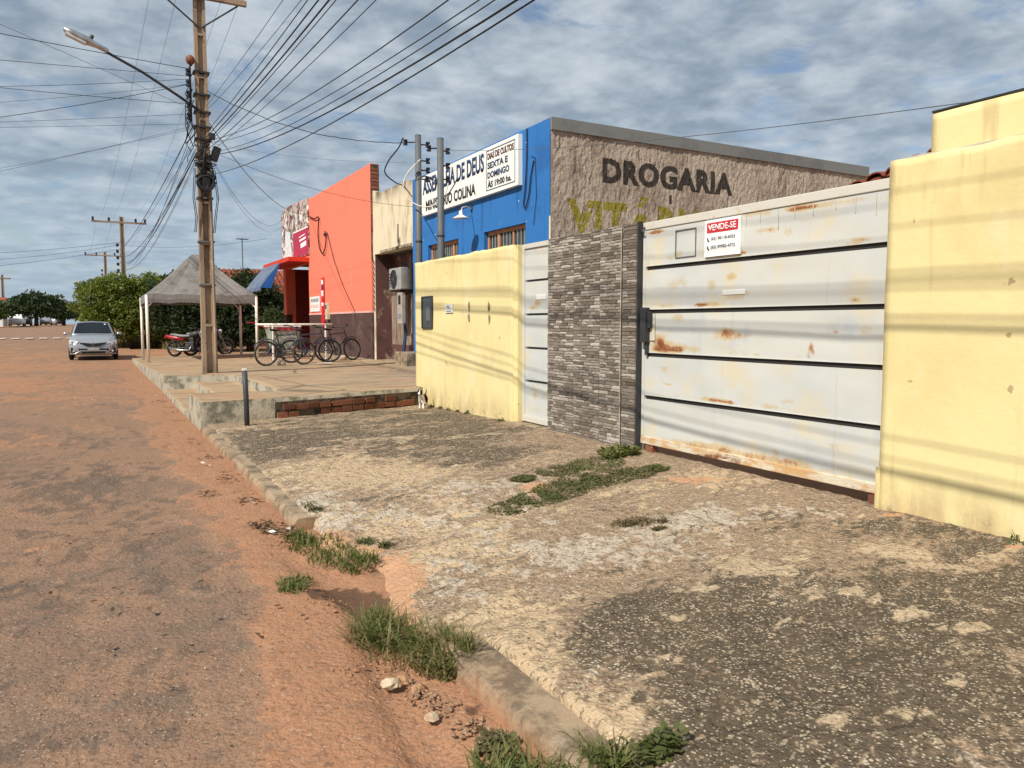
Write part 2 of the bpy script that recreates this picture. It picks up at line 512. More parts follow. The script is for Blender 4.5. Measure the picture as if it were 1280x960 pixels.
M['stucco'] = mat('rough_brown_stucco', (0.51, 0.43, 0.345), 0.96, 0.08, layers=[
    ((0.26, 0.205, 0.165), dict(scale=17, st=(1, 1, 0.4), lo=0.52, hi=0.62, amt=0.8, detail=7, rough=0.7)),
    ((0.66, 0.57, 0.485), dict(scale=22, st=(1, 1, 0.6), lo=0.58, hi=0.70, amt=0.75, detail=7, seed=2, rough=0.7)),
    ((0.26, 0.19, 0.15), dict(scale=1.1, lo=0.48, hi=0.68, amt=0.5, detail=5, seed=4)),
    ((0.13, 0.09, 0.065), dict(scale=2.2, st=(1, 1, 0.22), lo=0.57, hi=0.68, amt=0.6, detail=6, seed=5)),
    ((0.035, 0.031, 0.028), dict(scale=22, st=(1, 1, .5), lo=1.20, hi=1.42, amt=0.93, detail=7, rough=0.75, attr='black_paint', again=1.0, ng=1.0)),
    ((0.30, 0.25, 0.03), dict(scale=7, st=(1, 1, 2.6), lo=1.24, hi=1.38, amt=0.95, detail=6, rough=0.7, attr='olive_paint', again=0.9)),
], bump=(dict(scale=26, st=(1, 1, 0.4), detail=7, rough=0.75), 0.9, 0.05))
M['paint_dark'] = mat('faded_black_lettering', (0.035, 0.032, 0.03), 0.9, 0.1, layers=[
    ((0.16, 0.125, 0.10), dict(scale=16, st=(1, 1, 0.6), lo=0.56, hi=0.68, amt=0.7, detail=6, rough=0.7)),
], bump=(dict(scale=15, st=(1, 1, 0.6), detail=7, rough=0.75), 1.0, 0.09))
M['paint_olive'] = mat('faded_yellow_lettering', (0.27, 0.235, 0.035), 0.9, 0.1, layers=[
    ((0.23, 0.18, 0.13), dict(scale=11, st=(1, 1, 1.6), lo=0.46, hi=0.56, amt=0.9, detail=7, rough=0.7)),
], bump=(dict(scale=15, st=(1, 1, 0.6), detail=7, rough=0.75), 1.0, 0.09))
M['blue'] = mat('blue_wall_paint', (0.028, 0.155, 0.43), 0.7, 0.25, layers=[
    ((0.022, 0.095, 0.29), dict(scale=1.6, lo=0.48, hi=0.72, amt=0.7, detail=8)),
    ((0.05, 0.20, 0.46), dict(scale=3, st=(1, 1, 0.5), lo=0.6, hi=0.75, amt=0.5, detail=6, seed=2)),
    ((0.012, 0.05, 0.15), dict(scale=4, st=(1, 1, 0.12), lo=0.55, hi=0.70, amt=0.6, detail=8, seed=8)),
    ((0.62, 0.66, 0.70), dict(scale=7, lo=0.705, hi=0.73, amt=0.9, detail=4, seed=5)),
], bump=(dict(scale=25, detail=5), 0.2, 0.01))
M['fascia'] = mat('grey_metal_fascia', (0.185, 0.19, 0.183), 0.6, 0.3, layers=[((0.15, 0.155, 0.15), dict(scale=1.3, lo=0.45, hi=0.6, detail=5))])
M['coral'] = mat('coral_wall_paint', (0.84, 0.205, 0.13), 0.75, 0.2, layers=[
    ((0.76, 0.20, 0.125), dict(scale=0.9, lo=0.45, hi=0.75, amt=0.6, detail=6)),
    ((0.84, 0.29, 0.20), dict(scale=2.2, st=(1, 1, 0.35), lo=0.58, hi=0.75, amt=0.5, detail=6, seed=2)),
    ((0.52, 0.13, 0.085), dict(scale=3.5, st=(1, 1, 0.12), lo=0.54, hi=0.70, amt=0.45, detail=8, seed=6, z=(2, 4.2, 6.1))),
    ((0.62, 0.20, 0.14), dict(scale=0.35, tex='crack', lo=0.006, hi=0.002, amt=0.6, seed=3)),
], bump=(dict(scale=12, detail=4), 0.15, 0.01))
M['coral_deep'] = flat('deep_red_paint', (0.62, 0.045, 0.02), 0.6, 0.3, var=0.2)
M['brown_band'] = mat('dark_brown_band_paint', (0.085, 0.048, 0.042), 0.75, 0.2, layers=[((0.13, 0.085, 0.075), dict(scale=2, lo=0.5, hi=0.7, detail=6))])
M['pink_line'] = flat('pink_line_paint', (0.80, 0.45, 0.40), 0.7)
M['dirty_white'] = mat('stained_cream_wall', (0.66, 0.58, 0.42), 0.85, 0.15, layers=[
    ((0.30, 0.25, 0.17), dict(scale=3.4, st=(1, 1, 0.25), lo=0.50, hi=0.72, amt=0.8, detail=7)),
    ((0.06, 0.05, 0.04), dict(scale=4, st=(1, 1, 0.3), lo=0.36, hi=0.62, amt=0.95, detail=7, seed=3, z=(2, 4.7, 5.3))),
    ((0.45, 0.36, 0.22), dict(scale=1.2, lo=0.55, hi=0.7, amt=0.7, detail=6, seed=5)),
], bump=(dict(scale=12, detail=5), 0.2, 0.01))
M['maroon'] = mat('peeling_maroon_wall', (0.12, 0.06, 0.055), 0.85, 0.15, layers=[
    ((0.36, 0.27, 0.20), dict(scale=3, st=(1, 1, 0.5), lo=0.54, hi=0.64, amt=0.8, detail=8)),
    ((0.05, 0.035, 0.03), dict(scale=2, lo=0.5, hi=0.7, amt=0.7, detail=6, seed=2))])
M['oldwood'] = mat('weathered_boards', (0.30, 0.22, 0.17), 0.9, 0.1, layers=[
    ((0.12, 0.08, 0.06), dict(scale=5, st=(1, 3, 0.3), lo=0.45, hi=0.65, detail=7)),
    ((0.42, 0.34, 0.28), dict(scale=3, st=(1, 2, 0.3), lo=0.58, hi=0.7, amt=0.7, detail=6, seed=2))], hue=0.15)
M['wood_frame'] = mat('salmon_wood_frame', (0.50, 0.25, 0.14), 0.7, 0.25, layers=[((0.33, 0.16, 0.09), dict(scale=6, st=(1, 1, 0.3), lo=0.45, hi=0.7, detail=6))])
M['pane'] = flat('dusty_dark_pane', (0.045, 0.06, 0.06), 0.15, 0.5)
M['bar'] = flat('pale_window_bar', (0.35, 0.36, 0.32), 0.5, 0.4)
M['white'] = mat('dirty_white_sign', (0.78, 0.78, 0.74), 0.5, 0.3, layers=[((0.66, 0.66, 0.61), dict(scale=2.5, lo=0.5, hi=0.75, detail=6))])
M['white_pipe'] = mat('chipped_white_pipe', (0.74, 0.70, 0.62), 0.55, 0.3, layers=[((0.36, 0.22, 0.13), dict(scale=9, lo=0.60, hi=0.66, amt=0.8, detail=5))])
M['navy'] = flat('navy_letter', (0.012, 0.045, 0.13), 0.6, var=0.4, scale=14)
M['black'] = flat('black_letter', (0.02, 0.02, 0.022), 0.6, var=0.3)
M['maroon_letter'] = flat('maroon_letter', (0.10, 0.015, 0.02), 0.6)
M['red'] = flat('red_print', (0.62, 0.02, 0.035), 0.5, var=0.12)
M['plain_white'] = flat('white_print', (0.85, 0.85, 0.84), 0.5, var=0.05)
M['grey_print'] = flat('grey_print', (0.22, 0.24, 0.28), 0.6, var=0.1)
M['steel'] = mat('grey_steel_post', (0.11, 0.117, 0.122), 0.55, 0.35, layers=[((0.09, 0.095, 0.10), dict(scale=5, lo=0.45, hi=0.7, detail=6))])
M['darkmetal'] = flat('dark_metal', (0.035, 0.037, 0.04), 0.55, 0.4)
M['insul'] = flat('dark_insulator', (0.02, 0.018, 0.018), 0.35, 0.5)
M['terra_insul'] = flat('brown_insulator', (0.36, 0.12, 0.06), 0.4, 0.4)
M['pole'] = mat('weathered_pole_concrete', (0.33, 0.245, 0.17), 0.92, 0.12, layers=[
    ((0.17, 0.125, 0.088), dict(scale=2.4, st=(1, 1, 0.35), lo=0.45, hi=0.65, amt=0.85, detail=7)),
    ((0.50, 0.36, 0.28), dict(scale=3, lo=0.58, hi=0.7, amt=0.6, detail=6, seed=2)),
    ((0.10, 0.075, 0.055), dict(scale=7, lo=0.6, hi=0.7, amt=0.7, detail=6, seed=3))], bump=(dict(scale=20, detail=6), 0.4, 0.01))
M['cable'] = flat('black_cable', (0.015, 0.016, 0.018), 0.6, 0.3)
M['cable_grey'] = flat('grey_cable', (0.10, 0.11, 0.12), 0.6, 0.3)
M['tarp'] = mat('grey_tent_fabric', (0.20, 0.192, 0.178), 0.85, 0.15, layers=[
    ((0.095, 0.09, 0.08), dict(scale=2.4, lo=0.45, hi=0.72, amt=0.8, detail=7)),
    ((0.27, 0.255, 0.235), dict(scale=5, st=(1, 1, 0.3), lo=0.58, hi=0.72, amt=0.5, detail=5, seed=2))], bump=(dict(scale=6, st=(1, 1, 0.2), detail=5), 0.5, 0.04))
M['awning'] = mat('blue_awning_fabric', (0.05, 0.10, 0.21), 0.75, 0.2, layers=[((0.14, 0.165, 0.21), dict(scale=2, lo=0.3, hi=0.55, amt=0.9, detail=6))])
M['car'] = mat('silver_car_paint', (0.40, 0.42, 0.45), 0.22, 0.5, metal=0.55, layers=[((0.42, 0.41, 0.40), dict(scale=5, lo=0.5, hi=0.8, amt=0.4))])
M['glass'] = flat('tinted_car_glass', (0.010, 0.014, 0.02), 0.08, 0.35, var=0.1)
M['rubber'] = flat('black_rubber', (0.022, 0.021, 0.02), 0.8, 0.2)
M['chrome'] = flat('worn_chrome', (0.55, 0.55, 0.55), 0.3, 0.5, metal=0.9, var=0.3)
M['lamp_glass'] = flat('clear_lamp_glass', (0.55, 0.57, 0.58), 0.12, 0.6, var=0.3, scale=20)
M['plate'] = flat('licence_plate_grey', (0.42, 0.42, 0.42), 0.5)
M['moto_red'] = flat('glossy_red_plastic', (0.40, 0.012, 0.025), 0.3, 0.5)
M['moto_dark'] = flat('matt_dark_engine', (0.04, 0.04, 0.042), 0.5, 0.4)
M['seat'] = flat('grey_vinyl_seat', (0.22, 0.22, 0.225), 0.55, 0.4)
M['bike_a'] = flat('slate_bike_paint', (0.07, 0.08, 0.10), 0.4, 0.5)
M['bike_b'] = flat('black_bike_paint', (0.03, 0.03, 0.032), 0.4, 0.5)
M['bike_c'] = flat('purple_bike_paint', (0.05, 0.035, 0.06), 0.4, 0.5)
M['tyre_tan'] = flat('dusty_tyre', (0.11, 0.085, 0.06), 0.9, 0.1)
M['brick'] = mat('red_clay_brick', (0.20, 0.088, 0.055), 0.93, 0.1, layers=[((0.20, 0.065, 0.04), dict(scale=9, lo=0.45, hi=0.7, detail=6)), ((0.45, 0.25, 0.16), dict(scale=14, lo=0.6, hi=0.72, amt=0.7, seed=3))],
                 bump=(dict(scale=50, detail=5), 0.4, 0.006), hue=0.3)
M['mortar'] = mat('dark_mortar', (0.13, 0.10, 0.075), 0.95, 0.1, layers=[((0.05, 0.04, 0.03), dict(scale=6, lo=0.45, hi=0.6, detail=8))], bump=(dict(scale=30, detail=6), 0.6, 0.02))
M['tile'] = mat('red_roof_tile', (0.25, 0.075, 0.045), 0.9, 0.12, layers=[((0.14, 0.045, 0.03), dict(scale=8, lo=0.45, hi=0.7, detail=6))], hue=0.25)
M['grout'] = flat('pale_grout', (0.42, 0.37, 0.31), 0.95, 0.1)
STONE = []
for i, c in enumerate([(0.20, 0.168, 0.14), (0.26, 0.222, 0.185), (0.33, 0.285, 0.24), (0.43, 0.378, 0.325), (0.51, 0.455, 0.395), (0.21, 0.17, 0.13)]):
    STONE.append(mat('split_stone_%s' % ['dark', 'grey', 'taupe', 'sand', 'cream', 'umber'][i], c, 0.9, 0.15,
                     layers=[(tuple(k * 0.6 for k in c), dict(scale=30, st=(1, 0.4, 1.6), lo=0.45, hi=0.7, amt=0.8, detail=7))],
                     bump=(dict(scale=55, st=(1, 0.5, 1), detail=7, rough=0.7), 0.7, 0.012), hue=0.18))
M['bark'] = mat('grey_brown_bark', (0.14, 0.10, 0.07), 0.95, 0.1, layers=[((0.07, 0.05, 0.035), dict(scale=6, st=(1, 1, 0.3), lo=0.45, hi=0.65, detail=7))], bump=(dict(scale=10, st=(1, 1, 0.3), detail=6), 0.6, 0.04))


def leaf_mat(name, a, b, c, scale=1.5):
    m = mat(name, a, 0.6, 0.3, layers=[(b, dict(scale=scale, lo=0.42, hi=0.6, detail=5)), (c, dict(scale=scale * 5, lo=0.58, hi=0.68, amt=0.7, detail=3, seed=3))])
    nt = m.node_tree; p = nt.nodes['Principled BSDF']
    tr = nt.nodes.new('ShaderNodeBsdfTranslucent'); ms = nt.nodes.new('ShaderNodeMixShader'); ms.inputs[0].default_value = 0.28
    tr.inputs[0].default_value = (a[0] * 1.5, a[1] * 1.6, a[2] * 0.8, 1)
    out = nt.nodes['Material Output']
    nt.links.new(p.outputs[0], ms.inputs[1]); nt.links.new(tr.outputs[0], ms.inputs[2]); nt.links.new(ms.outputs[0], out.inputs[0])
    return m


M['leaf_bright'] = leaf_mat('ficus_leaf', (0.15, 0.18, 0.03), (0.085, 0.115, 0.022), (0.24, 0.25, 0.055))
M['leaf_dark'] = leaf_mat('dark_leaf', (0.035, 0.055, 0.018), (0.018, 0.03, 0.012), (0.07, 0.10, 0.03))
M['leaf_mid'] = leaf_mat('mid_leaf', (0.06, 0.085, 0.028), (0.03, 0.05, 0.018), (0.11, 0.13, 0.04))
M['grass'] = leaf_mat('grass_blade', (0.095, 0.125, 0.03), (0.18, 0.16, 0.06), (0.065, 0.10, 0.02), 14)
M['drygrass'] = leaf_mat('dry_grass_blade', (0.25, 0.19, 0.09), (0.14, 0.12, 0.05), (0.32, 0.25, 0.13), 8)
M['brownweed'] = leaf_mat('brown_weed', (0.10, 0.075, 0.035), (0.15, 0.11, 0.055), (0.06, 0.06, 0.02), 8)
M['weed'] = leaf_mat('creeping_weed', (0.085, 0.10, 0.03), (0.14, 0.115, 0.055), (0.10, 0.15, 0.03), 5)
M['rock'] = mat('chalky_rock', (0.52, 0.42, 0.30), 0.95, 0.1, layers=[((0.36, 0.20, 0.11), dict(scale=14, lo=0.5, hi=0.7, detail=6))], bump=(dict(scale=30, detail=6), 0.6, 0.01), hue=0.2)
M['earth_rock'] = mat('earthy_rock', (0.40, 0.24, 0.14), 0.95, 0.1, layers=[((0.24, 0.12, 0.065), dict(scale=18, lo=0.45, hi=0.62, detail=8, rough=0.7))], bump=(dict(scale=40, detail=7), 0.8, 0.012))
M['litter'] = flat('dead_leaf', (0.13, 0.075, 0.04), 0.9, 0.1, var=0.5, scale=30)
M['paper'] = flat('scrap_paper', (0.62, 0.60, 0.56), 0.8, 0.1)
M['dog_fur'] = mat('black_and_white_fur', (0.74, 0.71, 0.66), 0.9, 0.1, layers=[((0.02, 0.016, 0.015), dict(scale=5, lo=0.9, hi=1.0, attr='patch', again=1.0))])

# ------------------------------------------------------------------ ground, road, sidewalk
def rise(y):
    return np.interp(y, [36, 118, 200, 1600], [0, 1.1, 1.25, 1.25])


def blobs(X, Y, lst, z=0.0):
    """sum of soft patches; each (u, v, half-width px, half-height px, amplitude) of the photo is turned into ground metres"""
    s = np.zeros_like(X)
    for u, v, ru, rv, amp in lst:
        c = gnd(u, v, z); a = gnd(u + ru, v, z) - c; b = gnd(u, v - rv, z) - c
        m = np.linalg.inv(np.array([[a.x, b.x], [a.y, b.y]]))
        dx, dy = X - c.x, Y - c.y
        p = m[0, 0] * dx + m[0, 1] * dy; q = m[1, 0] * dx + m[1, 1] * dy
        s = s + amp * np.exp(-(p * p + q * q))
    return s


GX_, GY_ = np.meshgrid(np.linspace(-900, 900, 13), np.array([-60, 0, 36, 60, 90, 118, 160, 200, 400, 800, 1600.]))
gp = obj('ground', grid_mesh('ground', GX_, GY_, rise(GY_) - .045), M['soil'])
tag(gp, kind='structure')

ys = [0.4]
while ys[-1] < 420:
    ys.append(ys[-1] + 0.028 * max(1.0, ys[-1] / 3.2) ** 1.25)
ys = np.array(ys)
xs = np.concatenate([np.linspace(-9.5, -2.0, 30)[:-1], np.linspace(-2.0, 1.5, 118)])
X, Y = np.meshgrid(xs, ys)
def brk(X, Y, seed, a=.5, b=.4, c=.3, sx=1.0, sy=1.0):
    """zero-mean ragged noise over three sizes"""
    return a * (fbm(X * 1.1 * sx, Y * 1.1 * sy, 4, seed) - .5) * 2 + b * (fbm(X * 4.5 * sx, Y * 4.5 * sy, 4, seed + 7) - .5) * 2 + c * (fbm(X * 17 * sx, Y * 17 * sy, 3, seed + 15) - .5) * 2
def cut(f, t=.5, w=.10):
    return sstep(t - w, t + w, f)
far = sstep(9, 30, Y)
dd = .10 + .62 * sstep(.25, 1.0, X) + blobs(X, Y, [(430, 860, 110, 120, .55), (380, 640, 60, 60, .35), (360, 560, 60, 60, .35), (230, 490, 40, 30, .4), (40, 452, 120, 16, .5), (30, 482, 60, 12, .35), (560, 900, 60, 100, .5), (20, 640, 40, 30, .2), (60, 700, 60, 40, .2), (260, 860, 40, 40, .25),
      (300, 760, 50, 40, -.35), (270, 850, 40, 60, -.30), (170, 620, 90, 60, -.25)])
dirt = cut(dd + brk(X, Y, 3, .42, .38, .32, 1.0, .6), .52, .30)
dust = cut(.55 + .35 * far + .3 * dd + brk(X, Y, 131, .55, .45, .3, 1.0, .6), .55, .22)
tar = cut(.30 - .5 * dd * .6 + blobs(X, Y, [(150, 650, 110, 40, .3), (60, 610, 70, 16, .35), (120, 800, 120, 60, .3), (200, 920, 90, 30, .25), (100, 560, 80, 30, .12)]) + brk(X, Y, 141, .30, .42, .55, 1.0, .7), .55, .34) * (1 - far)
dark = cut(blobs(X, Y, [(470, 765, 50, 22, .8), (430, 738, 40, 14, .7), (590, 890, 30, 50, .6), (400, 742, 30, 8, .5)]) + brk(X, Y, 151, .1, .2, .2), .5, .15)
rough_tar = tar
near = 1 - sstep(8, 30, Y)
Zr = (fbm(X * 0.8, Y * 0.5, 4, 1) - 0.5) * 0.05 + near * ((fbm(X * 9, Y * 9, 4, 2) - 0.5) * (0.010 + 0.030 * rough_tar) + (fbm(X * 26, Y * 26, 2, 6) - 0.5) * 0.014 * rough_tar)
Zr += 0.018 * dirt * near * (.4 + fbm(X * 3, Y * 3, 3, 9)) * (X > -1.5)
gull = np.exp(-((X - (1.02 + 0.10 * np.sin(Y * 2.1))) / 0.09) ** 2) * sstep(2.0, 2.3, Y) * (1 - sstep(4.4, 4.9, Y))
Zr -= 0.05 * gull
Zr = np.clip(Zr, -0.03, 0.07) + rise(Y)
road = obj('road', grid_mesh('road', X, Y, Zr, dict(dirt=dirt, dust=dust, tar=tar, dark=dark)), M['road'], smooth=True)
tag(road, kind='structure')


def edge_z(Y):
    return np.interp(Y, [0, 2.7, 3.1, 4.7, 5.3, 9, 10.6, 13], [.10, .10, .045, .035, .10, .105, .10, .09])


def walk_z(x, Y):
    t = np.clip((x - 1.25) / 3.45, 0, 1)
    w = np.interp(Y, [0, 8.7, 12.2], [.14, .14, .06])
    return edge_z(Y) + (w - edge_z(Y)) * t ** 0.8


yy = np.concatenate([np.arange(0.3, 7.0, 0.02), np.arange(7.0, 12.6, 0.032)])
tt = np.linspace(0, 1, 165)
T, Y = np.meshgrid(tt, yy)
drive = sstep(2.85, 3.2, Y) * (1 - sstep(4.9, 5.3, Y))
x0 = 1.22 + 0.16 * (1 - sstep(2.85, 2.95, Y)) + drive * (0.10 * np.sin(Y * 5) + 0.22 * (fbm(Y * 2.3, Y * 0 + 3.3, 3, 5) - 0.35)) + 0.03 * (fbm(Y * 7, Y * 0, 3, 8) - 0.5)
X = x0 + T * (4.82 - x0)
sk = 0.35 * X   # stains drift along the slab with the run of the rain
D = .12 + blobs(X, Y, [(880, 760, 190, 60, .52), (1100, 850, 230, 110, .58), (1200, 720, 140, 50, .5), (960, 900, 150, 90, .52), (770, 770, 90, 40, .35), (980, 650, 120, 24, .38), (1180, 660, 110, 20, .4), (860, 690, 80, 20, .25),
         (410, 545, 110, 26, .50), (590, 560, 90, 28, .55), (330, 550, 50, 20, .4), (560, 525, 70, 14, .4), (480, 512, 120, 10, .3), (470, 625, 100, 7, .25), (740, 630, 60, 14, .2),
         (455, 592, 110, 15, -.55), (640, 840, 90, 80, -.35), (600, 690, 140, 40, -.25), (520, 640, 90, 16, -.2)], .11)
dark = cut(D + brk(X, Y - sk, 31, .26, .40, .30, .8, 1.7), .47, .40)
pale = cut(.28 + blobs(X, Y, [(455, 592, 110, 20, .7), (640, 830, 90, 80, .65), (560, 690, 140, 40, .35), (620, 780, 70, 40, .4), (720, 920, 80, 50, .35), (900, 600, 110, 14, .35), (320, 535, 40, 6, .4), (520, 640, 110, 18, .3)], .11)
           + brk(X, Y - sk, 37, .25, .42, .38, .8, 1.5), .55, .36)
PT = [(925, 703, 34, 9, .8), (955, 716, 40, 7, .8), (1000, 702, 22, 5, .6), (1105, 690, 40, 8, .8), (1140, 700, 36, 7, .7), (1170, 714, 40, 7, .7), (1240, 700, 30, 6, .5), (1145, 772, 30, 8, .75), (1200, 788, 36, 7, .8), (1190, 810, 22, 5, .6), (1060, 745, 30, 6, .5), (985, 722, 14, 3, .6),
      (850, 770, 30, 6, .5), (880, 735, 26, 5, .5), (1010, 780, 24, 5, .4), (1195, 858, 24, 7, .6), (1140, 895, 34, 8, .55), (1035, 905, 26, 10, .5), (1020, 930, 30, 8, .4), (820, 822, 40, 8, .5), (700, 735, 40, 8, .4), (960, 690, 50, 5, .5), (1270, 690, 16, 6, .5), (440, 505, 90, 5, .5), (480, 550, 90, 4, .45), (400, 560, 60, 4, .35), (610, 545, 60, 4, .3)]
patch = cut(.06 + blobs(X, Y, PT, .11) + 1.0 * brk(X, Y - sk, 41, .14, .46, .46, .7, 1.9), .48, .30)
white = cut(.10 + blobs(X, Y, [(860, 655, 60, 22, .6), (770, 672, 60, 20, .4), (480, 640, 90, 12, .4), (610, 612, 70, 12, .5), (400, 625, 34, 14, .55), (1010, 645, 60, 8, .4), (690, 690, 90, 20, .3), (375, 635, 30, 20, .4), (560, 600, 60, 8, .3), (640, 660, 120, 26, .28), (560, 720, 90, 30, .2), (900, 640, 60, 12, .3)], .11) + brk(X, Y - sk, 47, .15, .36, .6), .52, .28)
soil = cut(blobs(X, Y, [(870, 603, 70, 8, .8), (560, 655, 130, 10, .35), (500, 700, 60, 26, .5), (420, 660, 40, 14, .4), (1270, 690, 30, 8, .6), (665, 612, 40, 14, .5), (1120, 648, 60, 5, .5), (960, 622, 60, 5, .5)], .11) + 0.6 * drive * (1 - sstep(0.0, 0.10, T)) + brk(X, Y, 57, .2, .3, .25), .55, .18)
hole = blobs(X, Y, [(800, 652, 45, 12, 1.0), (850, 668, 22, 8, .7), (700, 690, 60, 12, .3)], .11)
Z = walk_z(X, Y) + (fbm(X * 1.2, Y * 1.2, 4, 12) - 0.5) * 0.03 + (fbm(X * 8, Y * 8, 4, 13) - 0.5) * 0.018 + (fbm(X * 22, Y * 22, 2, 14) - 0.5) * (0.012 + .010 * white) + .006 * white + .003 * patch
Z = Z - 0.022 * hole * fbm(X * 9, Y * 9, 3, 15) - 0.10 * (1 - sstep(0.0, 0.008, T)) - 0.05 * drive * (1 - sstep(0.0, 0.05, T))
Z = Z + 0.014 * drive * (fbm(X * 6, Y * 6, 3, 44) - 0.5)
seam = np.exp(-((Y - 3.02 - 0.08 * (X - 1.3) - 0.015 * np.sin(X * 9)) / 0.014) ** 2) * (1 - sstep(1.9, 2.3, X))
Z -= 0.02 * seam
walk = obj('sidewalk', grid_mesh('sidewalk', X, Y, Z, dict(pale=pale, dark=dark, white=white, soil=soil, patch=patch)), M['concrete'], smooth=True)
tag(walk, kind='structure')

# kerb: cast stretches with breaks between
kerb = thing('kerb', None, None, (1.2, 5, 0), kind='structure')
del_y = 5.18
def kerb_piece(y0, y1, xa, xb, zt, tilt=0.0, seed=0):
    n = max(4, int((y1 - y0) / 0.16))
    rings = []
    for i in range(n + 1):
        y = y0 + (y1 - y0) * i / n
        w = lambda k: .28 * (float(vnoise(np.array([y * 3.5]), np.array([k * 7.7 + seed]), 5)[0]) - 0.5)
        e = 0.004 if i in (0, n) else 0.0
        ring = [(xa + .05 * w(1), y, -0.07), (xa + 0.006 + .05 * w(1), y, zt - .035 - e + 0.04 * w(2)), (xa + 0.03 + 0.035 * w(3), y, zt - e + .022 * w(4)),
                (xb - .02, y, zt - e + tilt + .02 * w(5)), (xb + .02 * w(6), y, zt + tilt - .025), (xb, y, -0.07)]
        rings.append(ring)
    o = MB().loft(rings).build('kerb_stone', M['kerb'], kerb, smooth=True)
    es = o.modifiers.new('crisp_edges', 'EDGE_SPLIT'); es.split_angle = R(32)
    return o
y = del_y
while y < 10.5:
    ln = random.uniform(1.5, 2.4)
    y1 = min(y + ln, 10.58)
    if 10.58 - y1 < 0.4: y1 = 10.58
    kerb_piece(y + 0.004, y1 - 0.004, 1.125, 1.30, 0.090, 0, y)
    y = y1
kerb_piece(1.75, 2.92, 1.20, 1.40, 0.072, 0.010, 1)
kerb_piece(0.7, 1.74, 1.19, 1.40, 0.072, 0.010, 2)

# raised forecourt with its notch of steps
def plat_z(x, Y):
    k = np.interp(Y, [10, 16.6, 26, 32], [.39, .37, .20, .12])
    t = np.clip((x - 1.2) / 6.05, 0, 1)
    return k + (0.345 - k) * t
xl = np.concatenate([[1.14, 1.146], np.arange(1.2, 1.66, .1), [1.70, 1.704], np.arange(1.8, 2.4, .1), [2.45, 2.454], np.arange(2.6, 8.0, .15)])
yl = np.concatenate([[0, 0.004], np.linspace(0.1, 1.35, 9), [1.5, 1.504], np.arange(1.6, 6.0, .15), [6.06, 6.064], np.arange(6.2, 21.6, .2), [21.6, 21.604]])
XX, TT = np.meshgrid(xl, yl)
Y0 = 10.6 + (XX - 1.2) * 0.345
frac = np.clip(1 - TT / 1.5, 0, 1)
YY = 10.6 + TT + (Y0 - 10.6) * frac
ZZ = plat_z(XX, YY) + (fbm(XX * .8, YY * .8, 4, 51) - .5) * .03 + (fbm(XX * 5, YY * 5, 3, 52) - .5) * .012
notch = (TT >= 1.502) & (TT <= 6.062)
ZZ = np.where(notch & (XX < 1.702), 0.10 + (fbm(XX * 3, YY * 3, 3, 53) - .5) * .03, ZZ)
ZZ = np.where(notch & (XX > 1.702) & (XX < 2.452), 0.23 + (fbm(XX * 3, YY * 3, 3, 54) - .5) * .02, ZZ)
ZZ = np.where((TT < 0.002) | (TT > 21.602) | (XX < 1.142), -0.12, ZZ)
me = grid_mesh('forecourt', XX, YY, ZZ)
plat = obj('forecourt', me, M['platform'])
me.materials.append(M['platform_face'])
me.polygons.foreach_set('material_index', [1 if abs(p.normal.z) < 0.5 else 0 for p in me.polygons])
tag(plat, kind='structure')

# exposed bricks in the step face
ux, uy = 1.0 / math.hypot(1, .345), .345 / math.hypot(1, .345)
bm_ = MB(); bm_.obox((0, 0, 0), (0.19, 0.04, 0.085))
brick_me = bpy.data.meshes.new('brick'); brick_me.from_pydata(bm_.v, [], bm_.f); brick_me.materials.append(M['brick'])
back = MB()
pa, pb = 2.15, 4.62
back.poly([(pa, 10.6 + (pa - 1.2) * .345 - .006, .02), (pb, 10.6 + (pb - 1.2) * .345 - .006, .02), (pb, 10.6 + (pb - 1.2) * .345 - .006, .30), (pa, 10.6 + (pa - 1.2) * .345 - .006, .315)], (0, .02, 0))
back.build('mortar', M['mortar'], plat)
for row in range(2):
    x = 2.25 + (row % 2) * 0.1 + (0.35 if row == 2 else 0)
    while x < 4.55:
        ln = random.uniform(0.15, 0.2)
        if random.random() < 0.8:
            o = bpy.data.objects.new('brick', brick_me); COL.objects.link(o); o.parent = plat
            o.location = (x, 10.6 + (x - 1.2) * .345 - .012 - random.uniform(0, .016), .135 + row * .1 + random.uniform(-.006, .006))
            o.scale = (ln / .19, 1, random.uniform(.85, 1.02))
            o.rotation_euler = (random.uniform(-.05, .05), random.uniform(-.03, .03), math.atan(.345) + random.uniform(-.04, .04))
        x += ln * ux + 0.018


# ------------------------------------------------------------------ street walls of the near lot
WX = 4.70
def wall_sheet(name, y0, y1, z0, ztop, parent, material, x=WX, thick=0.16, seed=0, wob=0.012, res=0.05, holes=(), topwob=0.012):
    n = max(2, int((y1 - y0) / res)); m = max(2, int((ztop - z0) / res))
    A, B = np.meshgrid(np.linspace(y0, y1, n + 1), np.linspace(0, 1, m + 1))
    top = ztop + topwob * (fbm(A * 5, A * 0 + seed, 3, 61) - .5) * 2
    Zz = z0 + B * (top - z0)
    Xx = x + wob * (fbm(A * 1.3, Zz * 1.3, 4, 62 + seed) - .5) * 2
    me = grid_mesh(name, Xx, A, Zz)
    o = obj(name, me, material, parent)
    s = o.modifiers.new('thickness', 'SOLIDIFY'); s.thickness = thick; s.offset = 1 
    return o

